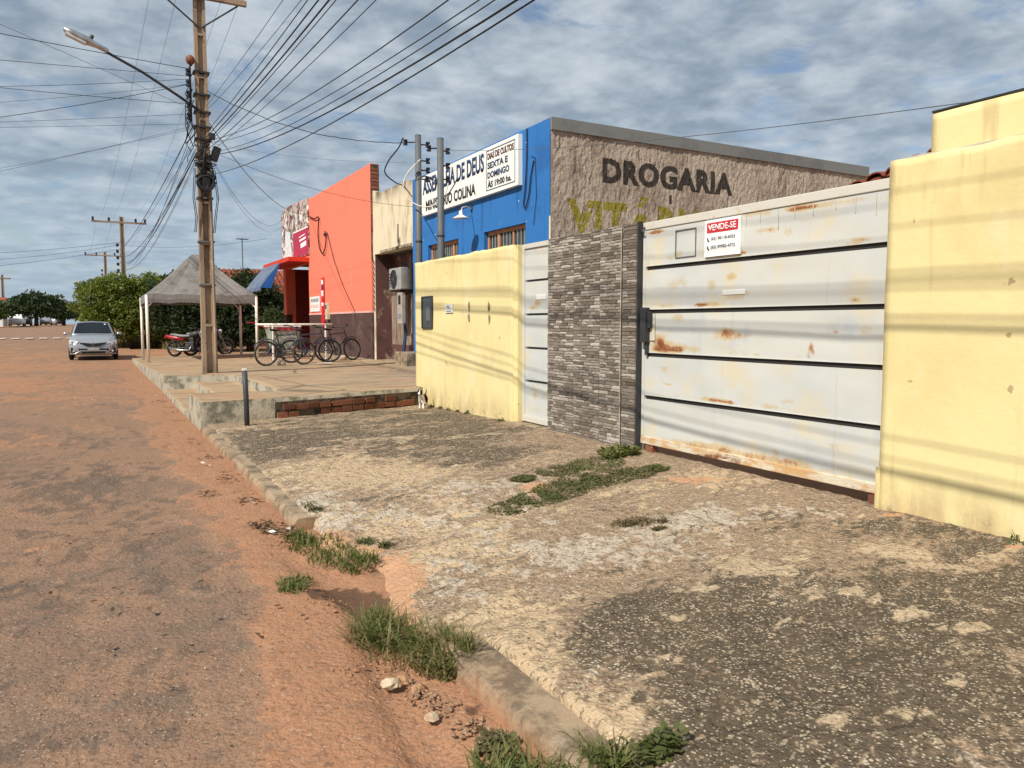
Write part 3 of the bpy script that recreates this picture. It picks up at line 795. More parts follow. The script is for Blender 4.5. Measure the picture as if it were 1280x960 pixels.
rw = thing('boundary_wall', 'pale yellow plastered wall beside the wide white metal gate', 'wall', (WX, 1.5, 0))
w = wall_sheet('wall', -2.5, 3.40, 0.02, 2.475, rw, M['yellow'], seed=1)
w2 = MB().box(WX - .012, WX + .02, 3.385, 3.42, .12, .42).build('plaster_lip', M['yellow'], rw, bevel=.006)
up = thing('upper_parapet', 'short upper yellow parapet with a dark capping above the yellow wall', 'parapet', (4.95, 1, 2.3))
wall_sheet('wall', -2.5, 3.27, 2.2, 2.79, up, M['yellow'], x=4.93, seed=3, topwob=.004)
MB().box(4.925, 5.10, -2.5, 3.272, 2.795, 2.806).build('capping', M['darkmetal'], up)
n = 60; ring = []
for i in range(n + 1):
    y = -2.5 + (3.40 + 2.5) * i / n
    h = float(vnoise(np.array([y * 5.]), np.array([.3]), 4)[0])
    ring.append([(4.70, y, 2.45), (4.705 + .02 * h, y, 2.478 + .02 * h), (4.92, y, 2.50 + .035 * h), (4.92, y, 2.45)])
MB().loft(ring).build('plaster_ledge', M['grout'], rw)

lw = thing('boundary_wall', 'pale yellow plastered wall with a dark meter recess beside the narrow gate', 'wall', (WX, 10.4, 0))
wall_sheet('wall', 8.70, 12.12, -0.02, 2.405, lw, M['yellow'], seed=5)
MB().box(WX - .006, WX + .03, 11.36, 11.79, 1.34, 1.83).build('recess_panel', M['pane'], lw)
fr = MB()
fr.box(WX - .02, WX + .02, 11.345, 11.365, 1.33, 1.845).box(WX - .02, WX + .02, 11.785, 11.80, 1.33, 1.845).box(WX - .02, WX + .02, 11.365, 11.785, 1.825, 1.845).box(WX - .02, WX + .02, 11.365, 11.785, 1.325, 1.343)
fr.build('recess_frame', M['darkmetal'], lw)
MB().box(WX - .012, WX, 11.46, 11.62, 1.45, 1.68).build('meter', M['steel'], lw, bevel=.01)
for yy_, zz_ in ((9.99, 1.66), (10.0, 1.50), (9.36, 1.64), (9.35, 1.46)):
    b = MB(); rr = [(yy_ + random.uniform(.6, 1.2) * .032 * math.cos(k * .9), zz_ + random.uniform(.6, 1.3) * .075 * math.sin(k * .9)) for k in range(7)]
    b.poly([(WX - .0095, p, q) for p, q in rr], (.006, 0, 0)).build('bare_patch', M['kerb'], lw)
pq = thing('plaque', 'small white house plaque with faint grey lines on the yellow wall', 'sign', (WX - .02, 10.68, 1.56))
MB().box(WX - .022, WX - .008, 10.55, 10.81, 1.57, 1.70).build('plate', M['white'], pq)
b = MB()
b.box(WX - .026, WX - .021, 10.66, 10.75, 1.648, 1.672).box(WX - .026, WX - .021, 10.60, 10.76, 1.622, 1.632).box(WX - .026, WX - .021, 10.58, 10.78, 1.585, 1.600)
b.build('print', M['grey_print'], pq)


def gate_panel(name, y0, y1, z0, z1, parent, x, seed, rust):
    n = int((y1 - y0) / .03); m = max(3, int((z1 - z0) / .03))
    A, B = np.meshgrid(np.linspace(y0, y1, n + 1), np.linspace(z0, z1, m + 1))
    dent = (fbm(A * 1.6, B * 2.2, 3, seed) - .5) * .024
    ed = np.minimum(np.minimum(A - y0, y1 - A), np.minimum(B - z0, z1 - B))
    Xx = x + dent * sstep(0, .15, ed)
    ru = np.zeros_like(A)
    for (ry, rz, sy, sz, am) in rust:
        ru = ru + am * np.exp(-((A - ry) / sy) ** 2 - ((B - rz) / sz) ** 2)
    o = obj(name, grid_mesh(name, Xx, A, B, dict(rust=np.clip(ru, 0, 1.2))), M['gate'], parent, smooth=True)
    s = o.modifiers.new('thickness', 'SOLIDIFY'); s.thickness = .02; s.offset = 1
    es = o.modifiers.new('crisp_edges', 'EDGE_SPLIT'); es.split_angle = R(35)
    return o

GX = 4.76
gt = thing('vehicle_gate', 'wide white metal gate with rust stains and dark horizontal grooves', 'gate', (GX, 4.75, .15))
RUST = [(random.uniform(3.5, 6.0), e_ + random.uniform(.02, .05), random.uniform(.05, .25), random.uniform(.012, .03), random.uniform(.45, .9)) for e_ in (.70, 1.12, 1.54, 1.96, 2.26) for _ in range(5)] + [(random.uniform(3.5, 6.0), random.uniform(.35, 2.25), random.uniform(.03, .12), random.uniform(.02, .04), random.uniform(.35, .7)) for _ in range(22)] + [(5.85, 1.24, .13, .10, 1.0), (5.75, 1.17, .2, .05, .8), (5.45, 1.17, .25, .04, .5), (4.85, 1.30, .22, .05, .75), (4.95, 1.34, .08, .06, .6), (4.05, 1.22, .05, .07, .9), (3.9, 1.23, .10, .04, .4),
        (4.9, 1.80, .07, .04, .9), (5.15, 1.76, .08, .04, .6), (4.85, 1.63, .1, .05, .5), (4.5, 2.15, .12, .03, .8), (4.3, 2.10, .06, .03, .7), (4.75, 2.30, .35, .025, .9), (5.6, 1.75, .2, .08, .45),
        (5.75, .97, .07, .03, .8), (5.62, .92, .04, .05, .6), (5.7, .83, .08, .02, .9), (5.1, .86, .12, .05, .35), (4.0, .45, .1, .03, .6), (3.9, .5, .12, .03, .4), (4.9, .30, .6, .06, .8), (4.2, .30, .4, .05, .7), (5.5, .28, .3, .05, .7),
        (3.5, 1.75, .06, .1, .4), (3.6, 1.35, .08, .05, .5), (3.6, 2.25, .25, .03, .6), (5.9, 2.27, .2, .02, .6), (4.6, 1.0, .12, .05, .3)]
edges = [0.285, 0.68, 1.10, 1.52, 1.94, 2.31]
for i in range(5):
    gate_panel('panel', 3.44, 6.06, edges[i] + (0.019 if i else 0), edges[i + 1] - (0.019 if i < 4 else 0), gt, GX, 70 + i, RUST)
for z in edges[1:5]:
    MB().box(GX + .012, GX + .04, 3.44, 6.04, z - .03, z + .03).build('groove', M['gate_rib'], gt)
    # small folded lip above each groove
    MB().box(GX - .006, GX + .03, 3.44, 6.04, z + .0195, z + .024).build('folded_lip', M['gate'], gt)
MB().box(GX - .012, GX + .05, 3.43, 6.10, .215, .288).build('bottom_rail', M['gate_foot'], gt, bevel=.006)
MB().box(GX - .010, GX + .05, 3.43, 6.10, 2.312, 2.385).build('top_rail', M['gate_frame'], gt, bevel=.006)
MB().box(GX - .008, GX + .05, 6.062, 6.10, .29, 2.31).build('side_stile', M['gate'], gt, bevel=.005)
MB().box(GX - .008, GX + .05, 3.425, 3.438, .29, 2.31).build('side_stile', M['gate_frame'], gt)
MB().box(WX + .0, WX + .05, 6.105, 6.125, .1, 2.40).build('jamb_post', M['darkmetal'], gt)
b = MB(); b.box(GX - .07, GX - .012, 5.975, 6.06, 1.22, 1.56); b.box(GX - .05, GX - .01, 5.93, 5.975, 1.36, 1.52); b.box(GX - .04, GX - .012, 5.985, 6.02, 1.10, 1.22)
b.build('lock_box', M['darkmetal'], gt, bevel=.006)
MB().box(GX - .012, GX - .004, 5.90, 5.972, 1.24, 1.50).build('rusty_lock_plate', M['gate_frame'], gt)
MB().tube([(GX - .01, 6.07, 2.335), (GX - .05, 6.07, 2.32), (GX - .055, 6.065, 2.30), (GX - .04, 6.05, 2.285)], .009, 8).build('hook', M['darkmetal'], gt)
MB().box(GX - .01, GX - .004, 4.735, 4.995, 1.648, 1.69).build('letter_slot', M['white'], gt, bevel=.003)
for (a, c) in ((5.98, .19), (3.47, .19)):
    MB().box(GX, GX + .06, c and a - .05, a + .05, .13, .214).build('roller_block', M['brick'], gt)
b = MB()
for (ya, yb, za, zb) in ((5.35, 5.62, 2.255, 2.262), (5.35, 5.62, 2.008, 2.014), (5.615, 5.622, 2.01, 2.26), (5.345, 5.352, 2.01, 2.26)):
    b.box(GX - .009, GX - .002, ya, yb, za, zb)
b.build('sticker_outline', M['steel'], gt)
for k in range(9):
    yk = 3.55 + k * .17 + random.uniform(-.03, .03)
    MB().box(GX - .0075, GX - .003, yk, yk + .004, 2.20 + random.uniform(-.05, .05), 2.30).build('sheet_seam', M['gate_frame'], gt)

# stone-clad pillar
pl = thing('stone_pillar', 'tall pillar clad in grey and cream split stone strips', 'pillar', (WX, 7, 0))
MB().box(WX + .012, WX + .30, 6.13, 7.83, -.02, 2.39).build('core', M['grout'], pl)
stones = []
cols = [6.135, 6.36, 6.755, 7.265, 7.825]
for ci in range(4):
    a, bq = cols[ci], cols[ci + 1]
    z = 0.03
    while z < 2.385:
        h = random.uniform(.022, .038)
        h = min(h, 2.39 - z)
        y = a + .003
        while y < bq - .004:
            ln = random.uniform(.06, .20)
            if bq - (y + ln) < .06: ln = bq - y - .003
            c = random.choices(range(6), [3, 4, 5, 4, 2, 2] if ci else [4, 5, 4, 2, 1, 3])[0]
            stones.append((ln, y, z, h, c, random.uniform(.003, .011)))
            y += ln + .003
        z += h + .002
stones.sort(key=lambda s: -s[0] * s[3])
stone_me = []
for i in range(6):
    s = MB()
    # unit block x outwards(-1..0), y, z with chipped front
    v = []
    for (zz0, yy0) in ((0, 0), (0, 1), (1, 1), (1, 0)):
        v.append((0, yy0, zz0))
    fr_ = [(-1 + random.uniform(0, .35), .03, .06), (-1 + random.uniform(0, .35), .5, .04), (-1 + random.uniform(0, .35), .97, .07), (-1 + random.uniform(0, .35), .97, .93), (-1 + random.uniform(0, .35), .5, .96), (-1 + random.uniform(0, .35), .03, .94)]
    v += fr_
    v.append((-1, .5, .5))
    f = [(0, 1, 6, 5, 4), (1, 2, 7, 6), (2, 3, 9, 8, 7), (3, 0, 4, 9), (4, 5, 10), (5, 6, 10), (6, 7, 10), (7, 8, 10), (8, 9, 10), (9, 4, 10)]
    s.add(v, f)
    me = bpy.data.meshes.new('stone'); me.from_pydata(s.v, [], s.f); me.materials.append(STONE[i])
    stone_me.append((me, s))
for (ln, y, z, h, c, dp) in stones[:290]:
    o = bpy.data.objects.new('stone', stone_me[c][0]); COL.objects.link(o); o.parent = pl
    o.matrix_parent_inverse = Matrix.Translation(-Vector(pl.location))
    o.location = (WX + .013, y, z); o.scale = (dp + .013, ln, h)
rest = {}
for (ln, y, z, h, c, dp) in stones[290:]:
    m_ = rest.setdefault(c, MB())
    s = stone_me[c][1]
    m_.add([(WX + .013 + vx * (dp + .013), y + vy * ln, z + vz * h) for vx, vy, vz in s.v], s.f)
allr = MB(); mi = []
for c in sorted(rest):
    mi += [c] * len(rest[c].f); allr.add(rest[c].v, rest[c].f)
o = allr.build('small_stones', None, pl)
for c in range(6): o.data.materials.append(STONE[c])
o.data.polygons.foreach_set('material_index', mi)
o['kind'] = 'stuff'
MB().tube([(WX - .016, 6.36, .08), (WX - .02, 6.36, 1.2), (WX - .016, 6.36, 2.38)], .006, 6).build('corner_bead', M['grout'], pl)

# narrow gate
pg = thing('pedestrian_gate', 'narrow white metal gate between stone pillar and yellow wall', 'gate', (GX, 8.25, .1))
PR = [(8.25, 1.66, .12, .05, .8), (8.35, 1.60, .1, .03, .8), (8.3, 2.32, .08, .02, .8), (8.3, .55, .15, .1, .4), (8.2, .33, .2, .03, .5)]
for i in range(5):
    gate_panel('panel', 7.90, 8.555, edges[i] - (.05 if i == 0 else -.014), edges[i + 1] - (.014 if i < 4 else -.03), pg, GX + .05, 90 + i, PR)
for z in edges[1:5]:
    MB().box(GX + .062, GX + .09, 7.90, 8.50, z - .028, z + .028).build('groove', M['gate_rib'], pg)
MB().box(GX + .03, GX + .09, 7.845, 7.90, .16, 2.40).build('side_stile', M['gate'], pg, bevel=.004)
MB().box(GX + .03, GX + .09, 8.555, 8.605, .16, 2.40).build('side_stile', M['gate'], pg, bevel=.004)
MB().box(GX + .03, GX + .09, 7.90, 8.555, .16, .233).build('bottom_rail', M['gate_frame'], pg, bevel=.004)
MB().box(GX + .03, GX + .09, 7.90, 8.555, 2.342, 2.40).build('top_rail', M['gate_frame'], pg, bevel=.004)
MB().cyl((GX + .0, 7.875, .95), (GX + .0, 7.875, 1.65), .014, 8).build('pull_bar', M['steel'], pg)
MB().box(GX + .042, GX + .049, 8.05, 8.27, 1.70, 1.76).build('letter_slot', M['white'], pg)
MB().box(4.66, 4.98, 7.84, 8.70, .03, .145).build('threshold', M['kerb'], pg, bevel=.01)
MB().box(WX + .03, WX + .16, 8.606, 8.70, -.02, 2.40).build('jamb', M['yellow'], pg)


# ------------------------------------------------------------------ lettering helper
def text_mesh(name, s, mat_, parent, origin, right, up, width, height, thick=.004, bold=.028):
    cu = bpy.data.curves.new('text', 'FONT'); cu.body = s; cu.size = 1; cu.resolution_u = 3
    cu.offset = bold
    t = bpy.data.objects.new('text', cu); COL.objects.link(t)
    bpy.context.view_layer.update()
    me = bpy.data.meshes.new_from_object(t.evaluated_get(bpy.context.evaluated_depsgraph_get()))
    bpy.data.objects.remove(t)
    co = np.array([v.co[:] for v in me.vertices])
    mn, mxx = co.min(0), co.max(0)
    sx = width / (mxx[0] - mn[0]); sy = height / (mxx[1] - mn[1])
    r, u = Vector(right), Vector(up); nrm = r.cross(u)
    for v in me.vertices:
        v.co = Vector(origin) + r * ((v.co.x - mn[0]) * sx) + u * ((v.co.y - mn[1]) * sy)
    o = obj(name, me, mat_, parent)
    sd = o.modifiers.new('thickness', 'SOLIDIFY'); sd.thickness = thick; sd.offset = 0
    return o

STREET_R, UPV = (0, -1, 0), (0, 0, 1)   # reading direction on walls that face the street

fs = thing('for_sale_sign', 'white for sale sign with red heading VENDE-SE on the wide gate', 'sign', (GX - .02, 5.0, 1.97))
MB().box(GX - .022, GX - .008, 4.79, 5.215, 1.985, 2.30).build('board', M['plain_white'], fs)
MB().box(GX - .025, GX - .0215, 4.815, 5.185, 2.19, 2.275).build('red_heading', M['red'], fs)
text_mesh('heading_lettering', 'VENDE-SE', M['plain_white'], fs, (GX - .0275, 5.165, 2.205), STREET_R, UPV, .33, .055, bold=.015)
for k, s in enumerate(('(63) 98118-6025', '(63) 99982-4772')):
    text_mesh('phone_number', s, M['grey_print'], fs, (GX - .024, 5.135, 2.118 - k * .072), STREET_R, UPV, .29, .034, bold=.005)
    MB().tube([(GX - .0245, 5.175, 2.148 - k * .072), (GX - .0245, 5.172, 2.128 - k * .072), (GX - .0245, 5.155, 2.118 - k * .072)], .006, 6).build('handset_icon', M['black'], fs)

# ------------------------------------------------------------------ blue chapel with the stuccoed side wall
CX, CY0, CY1, CZ = 7.10, 11.75, 18.42, 4.985
ch = thing('chapel', 'blue painted chapel with brown stuccoed side wall lettered DROGARIA', 'building', (CX, 15, .3))
def facade_with_openings(name, x, y0, y1, z0, z1, th, holes, m_, parent):
    """holes sorted by y: (ya, yb, za, zb)"""
    b = MB(); y = y0
    for (ya, yb, za, zb) in holes:
        b.box(x, x + th, y, ya, z0, z1)
        b.box(x, x + th, ya, yb, zb, z1)
        if za > z0: b.box(x, x + th, ya, yb, z0, za)
        y = yb
    b.box(x, x + th, y, y1, z0, z1)
    return b.build(name, m_, parent)
HOL = [(12.63, 14.38, 1.85, 3.28), (15.65, 17.42, 1.85, 3.28)]
facade_with_openings('front_wall', CX, CY0 + .012, CY1, -.1, CZ, .18, HOL, M['blue'], ch)
MB().box(CX + .18, 15.4, CY1 - .15, CY1, -.1, CZ - .1).build('rear_side_wall', M['maroon'], ch)
MB().box(CX + .18, 15.4, CY0 + .25, CY1 - .15, 4.55, 4.6).build('roof', M['fascia'], ch)
MB().box(15.3, 15.45, CY0 + .25, CY1 - .15, -.1, 4.55).build('back_wall', M['stucco'], ch)
for (ya, yb, za, zb) in HOL:
    wn = MB()
    X0 = CX + .09
    wn.box(X0, X0 + .06, ya, yb, zb - .07, zb).box(X0, X0 + .06, ya, ya + .07, za, zb - .07).box(X0, X0 + .06, yb - .07, yb, za, zb - .07).box(X0, X0 + .06, ya + .07, yb - .07, za, za + .06)
    w_ = wn.build('window', M['wood_frame'], ch)
    n = 2 if ya < 14 else 2
    splits = [ya + .07, ya + .62, ya + .66, ya + 1.20, ya + 1.30, yb - .07] if ya < 14 else [ya + .07, ya + .42, ya + .50, ya + 1.05, ya + 1.09, yb - .07]
    mu = MB()
    mu.box(X0 - .004, X0 + .05, splits[1], splits[2], za + .06, zb - .07).box(X0 - .004, X0 + .05, splits[3], splits[4], za + .06, zb - .07)
    mu.build('mullion', M['wood_frame'], w_)
    for k in (0, 2, 4):
        MB().box(X0 + .025, X0 + .035, splits[k], splits[k + 1], za + .06, zb - .07).build('pane', M['pane'], w_)
        nb = max(2, int((splits[k + 1] - splits[k]) / .11))
        for q in range(1, nb):
            yq = splits[k] + (splits[k + 1] - splits[k]) * q / nb
            MB().box(X0 + .006, X0 + .018, yq - .008, yq + .008, za + .06, zb - .07).build('bar', M['bar'], w_)
# stuccoed flank, modelled rough; its lettering is paint on the relief
def text_tris(body, x0_, z0_, wdt, hgt, bold=.06):
    cu = bpy.data.curves.new('text', 'FONT'); cu.body = body; cu.size = 1; cu.resolution_u = 4; cu.offset = bold; cu.space_character = 1.08
    t = bpy.data.objects.new('text', cu); COL.objects.link(t); bpy.context.view_layer.update()
    me = bpy.data.meshes.new_from_object(t.evaluated_get(bpy.context.evaluated_depsgraph_get())); bpy.data.objects.remove(t)
    co = np.array([v.co[:2] for v in me.vertices]); me.calc_loop_triangles()
    tr = np.array([l.vertices[:] for l in me.loop_triangles])
    mn, mx_ = co.min(0), co.max(0)
    co = (co - mn) / (mx_ - mn) * np.array([wdt, hgt]) + np.array([x0_, z0_])
    return co[tr]
def raster(A, B, tris):
    out = np.zeros(A.shape, bool); ax, bz = A[0], B[:, 0]
    for t in tris:
        i0, i1 = np.searchsorted(ax, [t[:, 0].min(), t[:, 0].max()]); j0, j1 = np.searchsorted(bz, [t[:, 1].min(), t[:, 1].max()])
        if i1 <= i0 or j1 <= j0: continue
        P, Q = A[j0:j1, i0:i1], B[j0:j1, i0:i1]
        def ed(p, q): return (q[0] - p[0]) * (Q - p[1]) - (q[1] - p[1]) * (P - p[0])
        e0, e1, e2 = ed(t[0], t[1]), ed(t[1], t[2]), ed(t[2], t[0])
        out[j0:j1, i0:i1] |= ((e0 >= 0) & (e1 >= 0) & (e2 >= 0)) | ((e0 <= 0) & (e1 <= 0) & (e2 <= 0))
    return out.astype(float)
A, B = np.meshgrid(np.linspace(CX + .004, 15.42, 560), np.concatenate([np.linspace(-.1, 2.2, 30)[:-1], np.linspace(2.2, 4.79, 190)]))
rel = (fbm(A * 19, B * 7, 4, 81, .65) - .5) * .055 + (fbm(A * 1.2, B * .6, 3, 82) - .5) * .03
rel = rel * sstep(0, .1, A - CX) - .01
bp_ = raster(A, B, text_tris('DROGARIA', 8.19, 3.955, 3.2, .465)); bp_ = np.maximum(bp_, ((A > 9.74) & (A < 9.82) & (B > 3.68) & (B < 3.86)).astype(float))
op_ = raster(A, B, text_tris('VIT\u00d3RIA', 7.45, 3.0, 3.35, .78))
side = obj('side_wall', grid_mesh('side_wall', A, CY0 + rel * .8, B, dict(black_paint=bp_, olive_paint=op_)), M['stucco'], ch, smooth=True)
f0 = MB(); segs = [7.10, 9.2, 11.3, 13.4, 15.46]
for a, c in zip(segs[:-1], segs[1:]):
    za = CZ + .01 - (a - 7.10) * .0085; zb = CZ + .01 - (c - 7.10) * .0085
    MB().loft([[(a + .003, CY0 - .045, za - .215), (a + .003, CY0 - .045, za), (a + .003, CY0 + .30, za), (a + .003, CY0 + .30, za - .215)], [(c - .003, CY0 - .045, zb - .215), (c - .003, CY0 - .045, zb), (c - .003, CY0 + .30, zb), (c - .003, CY0 + .30, zb - .215)]]).build('fascia_panel', M['fascia'], ch)
MB().box(CX - .004, CX + .012, CY0 - .012, CY0 + .03, 1.5, 3.3).build('corner_plaster', M['dirty_white'], ch)

cs = thing('chapel_sign', 'long white chapel sign lettered ASSEMBLEIA DE DEUS on blue wall', 'sign', (CX - .05, 15.2, 4.0))
SX = CX - .09
MB().box(SX, CX - .002, 12.75, 17.58, 3.985, 4.915).build('board', M['white'], cs)
text_mesh('lettering', 'ASSEMBLEIA DE DEUS', M['navy'], cs, (SX - .004, 17.48, 4.47), STREET_R, UPV, 3.30, .37)
text_mesh('lettering', 'MINIST\u00c9RIO COLINA', M['black'], cs, (SX - .004, 17.30, 4.07), STREET_R, UPV, 2.72, .30)
fr = MB()
for (ya, yb, za, zb) in ((12.87, 14.08, 4.83, 4.845), (12.87, 14.08, 4.06, 4.075), (12.87, 12.885, 4.075, 4.83), (14.065, 14.08, 4.075, 4.83)):
    fr.box(SX - .005, SX - .0005, ya, yb, za, zb)
fr.build('frame_line', M['navy'], cs)
for k, (s, m_, wdt, ht) in enumerate((('DIAS DE CULTOS', 'maroon_letter', 1.10, .125), ('SEXTA E', 'navy', .86, .125), ('DOMINGO', 'navy', .92, .125), ('\u00c0S 19:00 hs.', 'black', 1.0, .15))):
    text_mesh('lettering', s, M[m_], cs, (SX - .004, 14.02, 4.665 - k * .185), STREET_R, UPV, wdt, ht)

lamp = thing('wall_lamp', 'small white dish lamp on a thin arm below the chapel sign', 'lamp', (CX, 14.95, 3.8))
MB().tube([(CX, 14.95, 3.83), (CX - .15, 14.88, 3.86), (CX - .35, 14.68, 3.80), (CX - .42, 14.60, 3.68)], .012, 8).build('arm', M['white_pipe'], lamp)
MB().loft([[(CX - .42 + r * math.cos(a * .5236), 14.60 + r * math.sin(a * .5236), z) for a in range(12)] for r, z in ((.03, 3.72), (.04, 3.64), (.16, 3.575), (.17, 3.565))]).build('shade', M['white_pipe'], lamp, smooth=True)
MB().box(CX - .02, CX + .002, 14.91, 14.99, 3.78, 3.90).build('wall_plate', M['darkmetal'], lamp)

wc = [thing('wall_cable', 'thin black cable looping down the blue chapel front beside the sign', 'cable', (CX, 12.5, 4))]
MB().tube(curve([(CX - .02, 12.55, 4.97), (CX - .03, 12.54, 4.4), (CX - .03, 12.60, 3.85), (CX - .03, 12.66, 3.62), (CX - .03, 12.58, 3.55), (CX - .03, 12.46, 3.75), (CX - .03, 12.38, 4.1), (CX - .02, 12.30, 4.35)]), .012, 6).build('loop', M['cable'], wc[0])
MB().tube([(CX - .02, 12.40, 4.45), (CX - .02, 12.25, 4.40), (CX - .02, 12.2, 3.7), (CX - .02, 12.3, 3.2)], .006, 6).build('tail', M['cable'], wc[0])

# two service posts with insulators between wall and chapel
def service_post(px, y, top, label, rack):
    t = thing('service_post', label, 'utility post', (px, y, .1), group='grey service posts behind the yellow wall')
    MB().tube([(px, y, -.05), (px, y, 2.4), (px, y, top)], [.062, .06, .058], 12).build('shaft', M['steel'], t, smooth=True)
    MB().tube([(px, y, top), (px, y, top + .012)], [.061, .05], 12).build('cap', M['steel'], t)
    for z in (1.3, 2.9):
        MB().tube([(px, y, z), (px, y, z + .03)], .067, 12).build('strap', M['darkmetal'], t)
    for k, (dx, dy, dz) in enumerate(rack):
        br = MB().tube([(px, y, top - dz), (px + dx, y + dy, top - dz)], .014, 6).build('bracket', M['darkmetal'], t)
        z = top - dz
        ins = MB()
        ins.loft([[(px + dx + r * math.cos(a * .7854), y + dy + r * math.sin(a * .7854), z + h) for a in range(8)] for r, h in ((.02, -.052), (.042, -.048), (.042, -.02), (.02, -.008), (.02, .008), (.042, .02), (.042, .048), (.02, .052))])
        ins.build('insulator', M['insul'], br, smooth=False)
    return t
service_post(5.30, 13.44, 4.83, 'grey steel service post with curled white cables at the chapel sign', [(.17, -.05, .16), (.17, -.05, .45), (.17, -.05, .62), (-.2, .12, .12), (.16, -.04, .78)])
service_post(5.30, 12.41, 4.56, 'slightly shorter grey steel service post in front of the chapel sign', [(.13, -.02, .2), (.13, -.02, .45), (.13, -.02, .68), (-.17, .1, .16)])
def lp(c, a, b): return Vector(c) + _R * a + Vector((0, 0, b))
LC = (5.32, 13.25, 3.95)
for pts, m_, lab in (([lp(LC, -.05, .42), lp(LC, -.30, .15), lp(LC, -.36, -.12), lp(LC, -.18, -.36), lp(LC, .12, -.42), lp(LC, .38, -.22), lp(LC, .46, .05)], 'white_pipe', 'pale stiff cable hanging in a loop between the service posts'),
                     ([lp(LC, -.12, .05), lp(LC, .05, .12), lp(LC, .25, .0), lp(LC, .30, -.2), lp(LC, .42, -.22), lp(LC, .55, -.05), lp(LC, .62, .1)], 'cable', 'thick black cable hanging in a loop between the service posts')):
    o = MB().tube(curve(pts), .011, 6).build('looped_cable', M[m_], smooth=True); tag(o, lab, 'cable')

# ------------------------------------------------------------------ narrow cream building with the dark recess
WB = 7.30
wb = thing('narrow_building', 'narrow stained cream building with dark recessed entrance beside blue chapel', 'building', (WB, 20.5, .3))
pts = [(WB, 18.45, 3.40), (WB, 22.20, 3.44), (WB, 22.20, 5.32), (WB, 21.5, 5.14), (WB, 20.6, 5.16), (WB, 19.3, 5.14), (WB, 18.45, 5.03)]
MB().poly(pts, (.2, 0, 0)).build('upper_wall', M['dirty_white'], wb)
MB().box(WB - .05, WB + .05, 19.0, 21.4, 3.43, 3.50).build('drip_ledge', M['platform_face'], wb)
MB().box(WB - .012, WB + .02, 20.0, 20.06, 3.6, 4.1).build('dark_streak', M['darkmetal'], wb)
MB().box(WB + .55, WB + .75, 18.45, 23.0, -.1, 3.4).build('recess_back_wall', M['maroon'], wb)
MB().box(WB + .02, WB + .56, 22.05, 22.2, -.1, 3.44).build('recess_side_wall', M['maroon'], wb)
MB().box(WB + .0, WB + .10, 22.06, 22.19, .1, 3.44).build('pilaster', M['dirty_white'], wb, bevel=.01)
for k in range(9):
    z = 3.20 - k * .17
    MB().poly([(WB - .008, 22.07, z), (WB - .008, 22.18, z + .12), (WB - .008, 22.18, z + .03), (WB - .008, 22.07, z - .09)], (.008, 0, 0)).build('painted_hatch', M['darkmetal'], wb)
for k in range(9):
    y = 20.25 + k * .2
    MB().box(WB + .50, WB + .53, y, y + .182, .30, 2.25 - .01 * (k % 3)).build('board', M['oldwood'], wb)
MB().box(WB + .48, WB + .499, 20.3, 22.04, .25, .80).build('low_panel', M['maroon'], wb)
MB().box(WB + .2, 12, 18.45, 22.2, 3.45, 3.5).build('roof', M['fascia'], wb)
ac = thing('air_conditioner', 'white air conditioner outdoor unit with round black fan in recess', 'air conditioner', (7.7, 21, 2.3))
MB().box(7.45, 7.80, 20.28, 21.25, 2.36, 2.97).build('casing', flat('shade_dimmed_casing', (.34, .34, .32), .5), ac, bevel=.02)  # white casing darkened: the dimness of the recess is in its colour
MB().torus((7.448, 20.85, 2.66), (1, 0, 0), .25, .02, 28, 6).build('grille_ring', M['darkmetal'], ac)
MB().cyl((7.447, 20.85, 2.66), (7.46, 20.85, 2.66), .25, 24).build('fan_opening', M['black'], ac)
for k in range(5):
    a = k * 2 * math.pi / 5
    MB().obox((7.443, 20.85 + .12 * math.cos(a), 2.66 + .12 * math.sin(a)), (.006, .2, .07), Matrix.Rotation(a, 3, 'X')).build('fan_blade', M['darkmetal'], ac)
MB().cyl((7.435, 20.85, 2.66), (7.447, 20.85, 2.66), .04, 12).build('fan_hub', M['steel'], ac)
for k in range(5):
    MB().box(7.443, 7.4495, 21.14, 21.22, 2.45 + k * .085, 2.49 + k * .085).build('vent_slot', M['darkmetal'], ac)
for y in (20.4, 21.1):
    MB().box(7.45, 7.85, y, y + .03, 2.32, 2.355).build('bracket', M['darkmetal'], ac)
em = thing('electric_meter', 'tall white electric meter box with dark window below the air conditioner', 'meter', (7.6, 20.6, 1.4))
MB().box(7.50, 7.62, 20.36, 20.72, 1.40, 2.28).build('box', flat('muted_meter_casing', (.40, .38, .33), .6), em, bevel=.015)  # casing in a muted off-white
MB().box(7.494, 7.502, 20.45, 20.63, 1.95, 2.2).build('dial_window', M['black'], em)
MB().box(7.494, 7.502, 20.40, 20.68, 1.55, 1.68).build('label_strip', M['grey_print'], em)
MB().tube([(7.56, 20.3, 1.4), (7.5, 20.1, 1.2), (7.3, 19.6, 1.0), (7.2, 19.5, .5), (7.2, 19.5, .3)], .045, 10).build('conduit', flat('dark_blue_conduit', (.02, .045, .10), .5), em)
cb = MB().box(6.85, 7.35, 18.3, 19.15, .2, .68).build('concrete_block', M['kerb'], bevel=.02)
tag(cb, 'plain grey concrete block standing before the chapel corner', 'block')

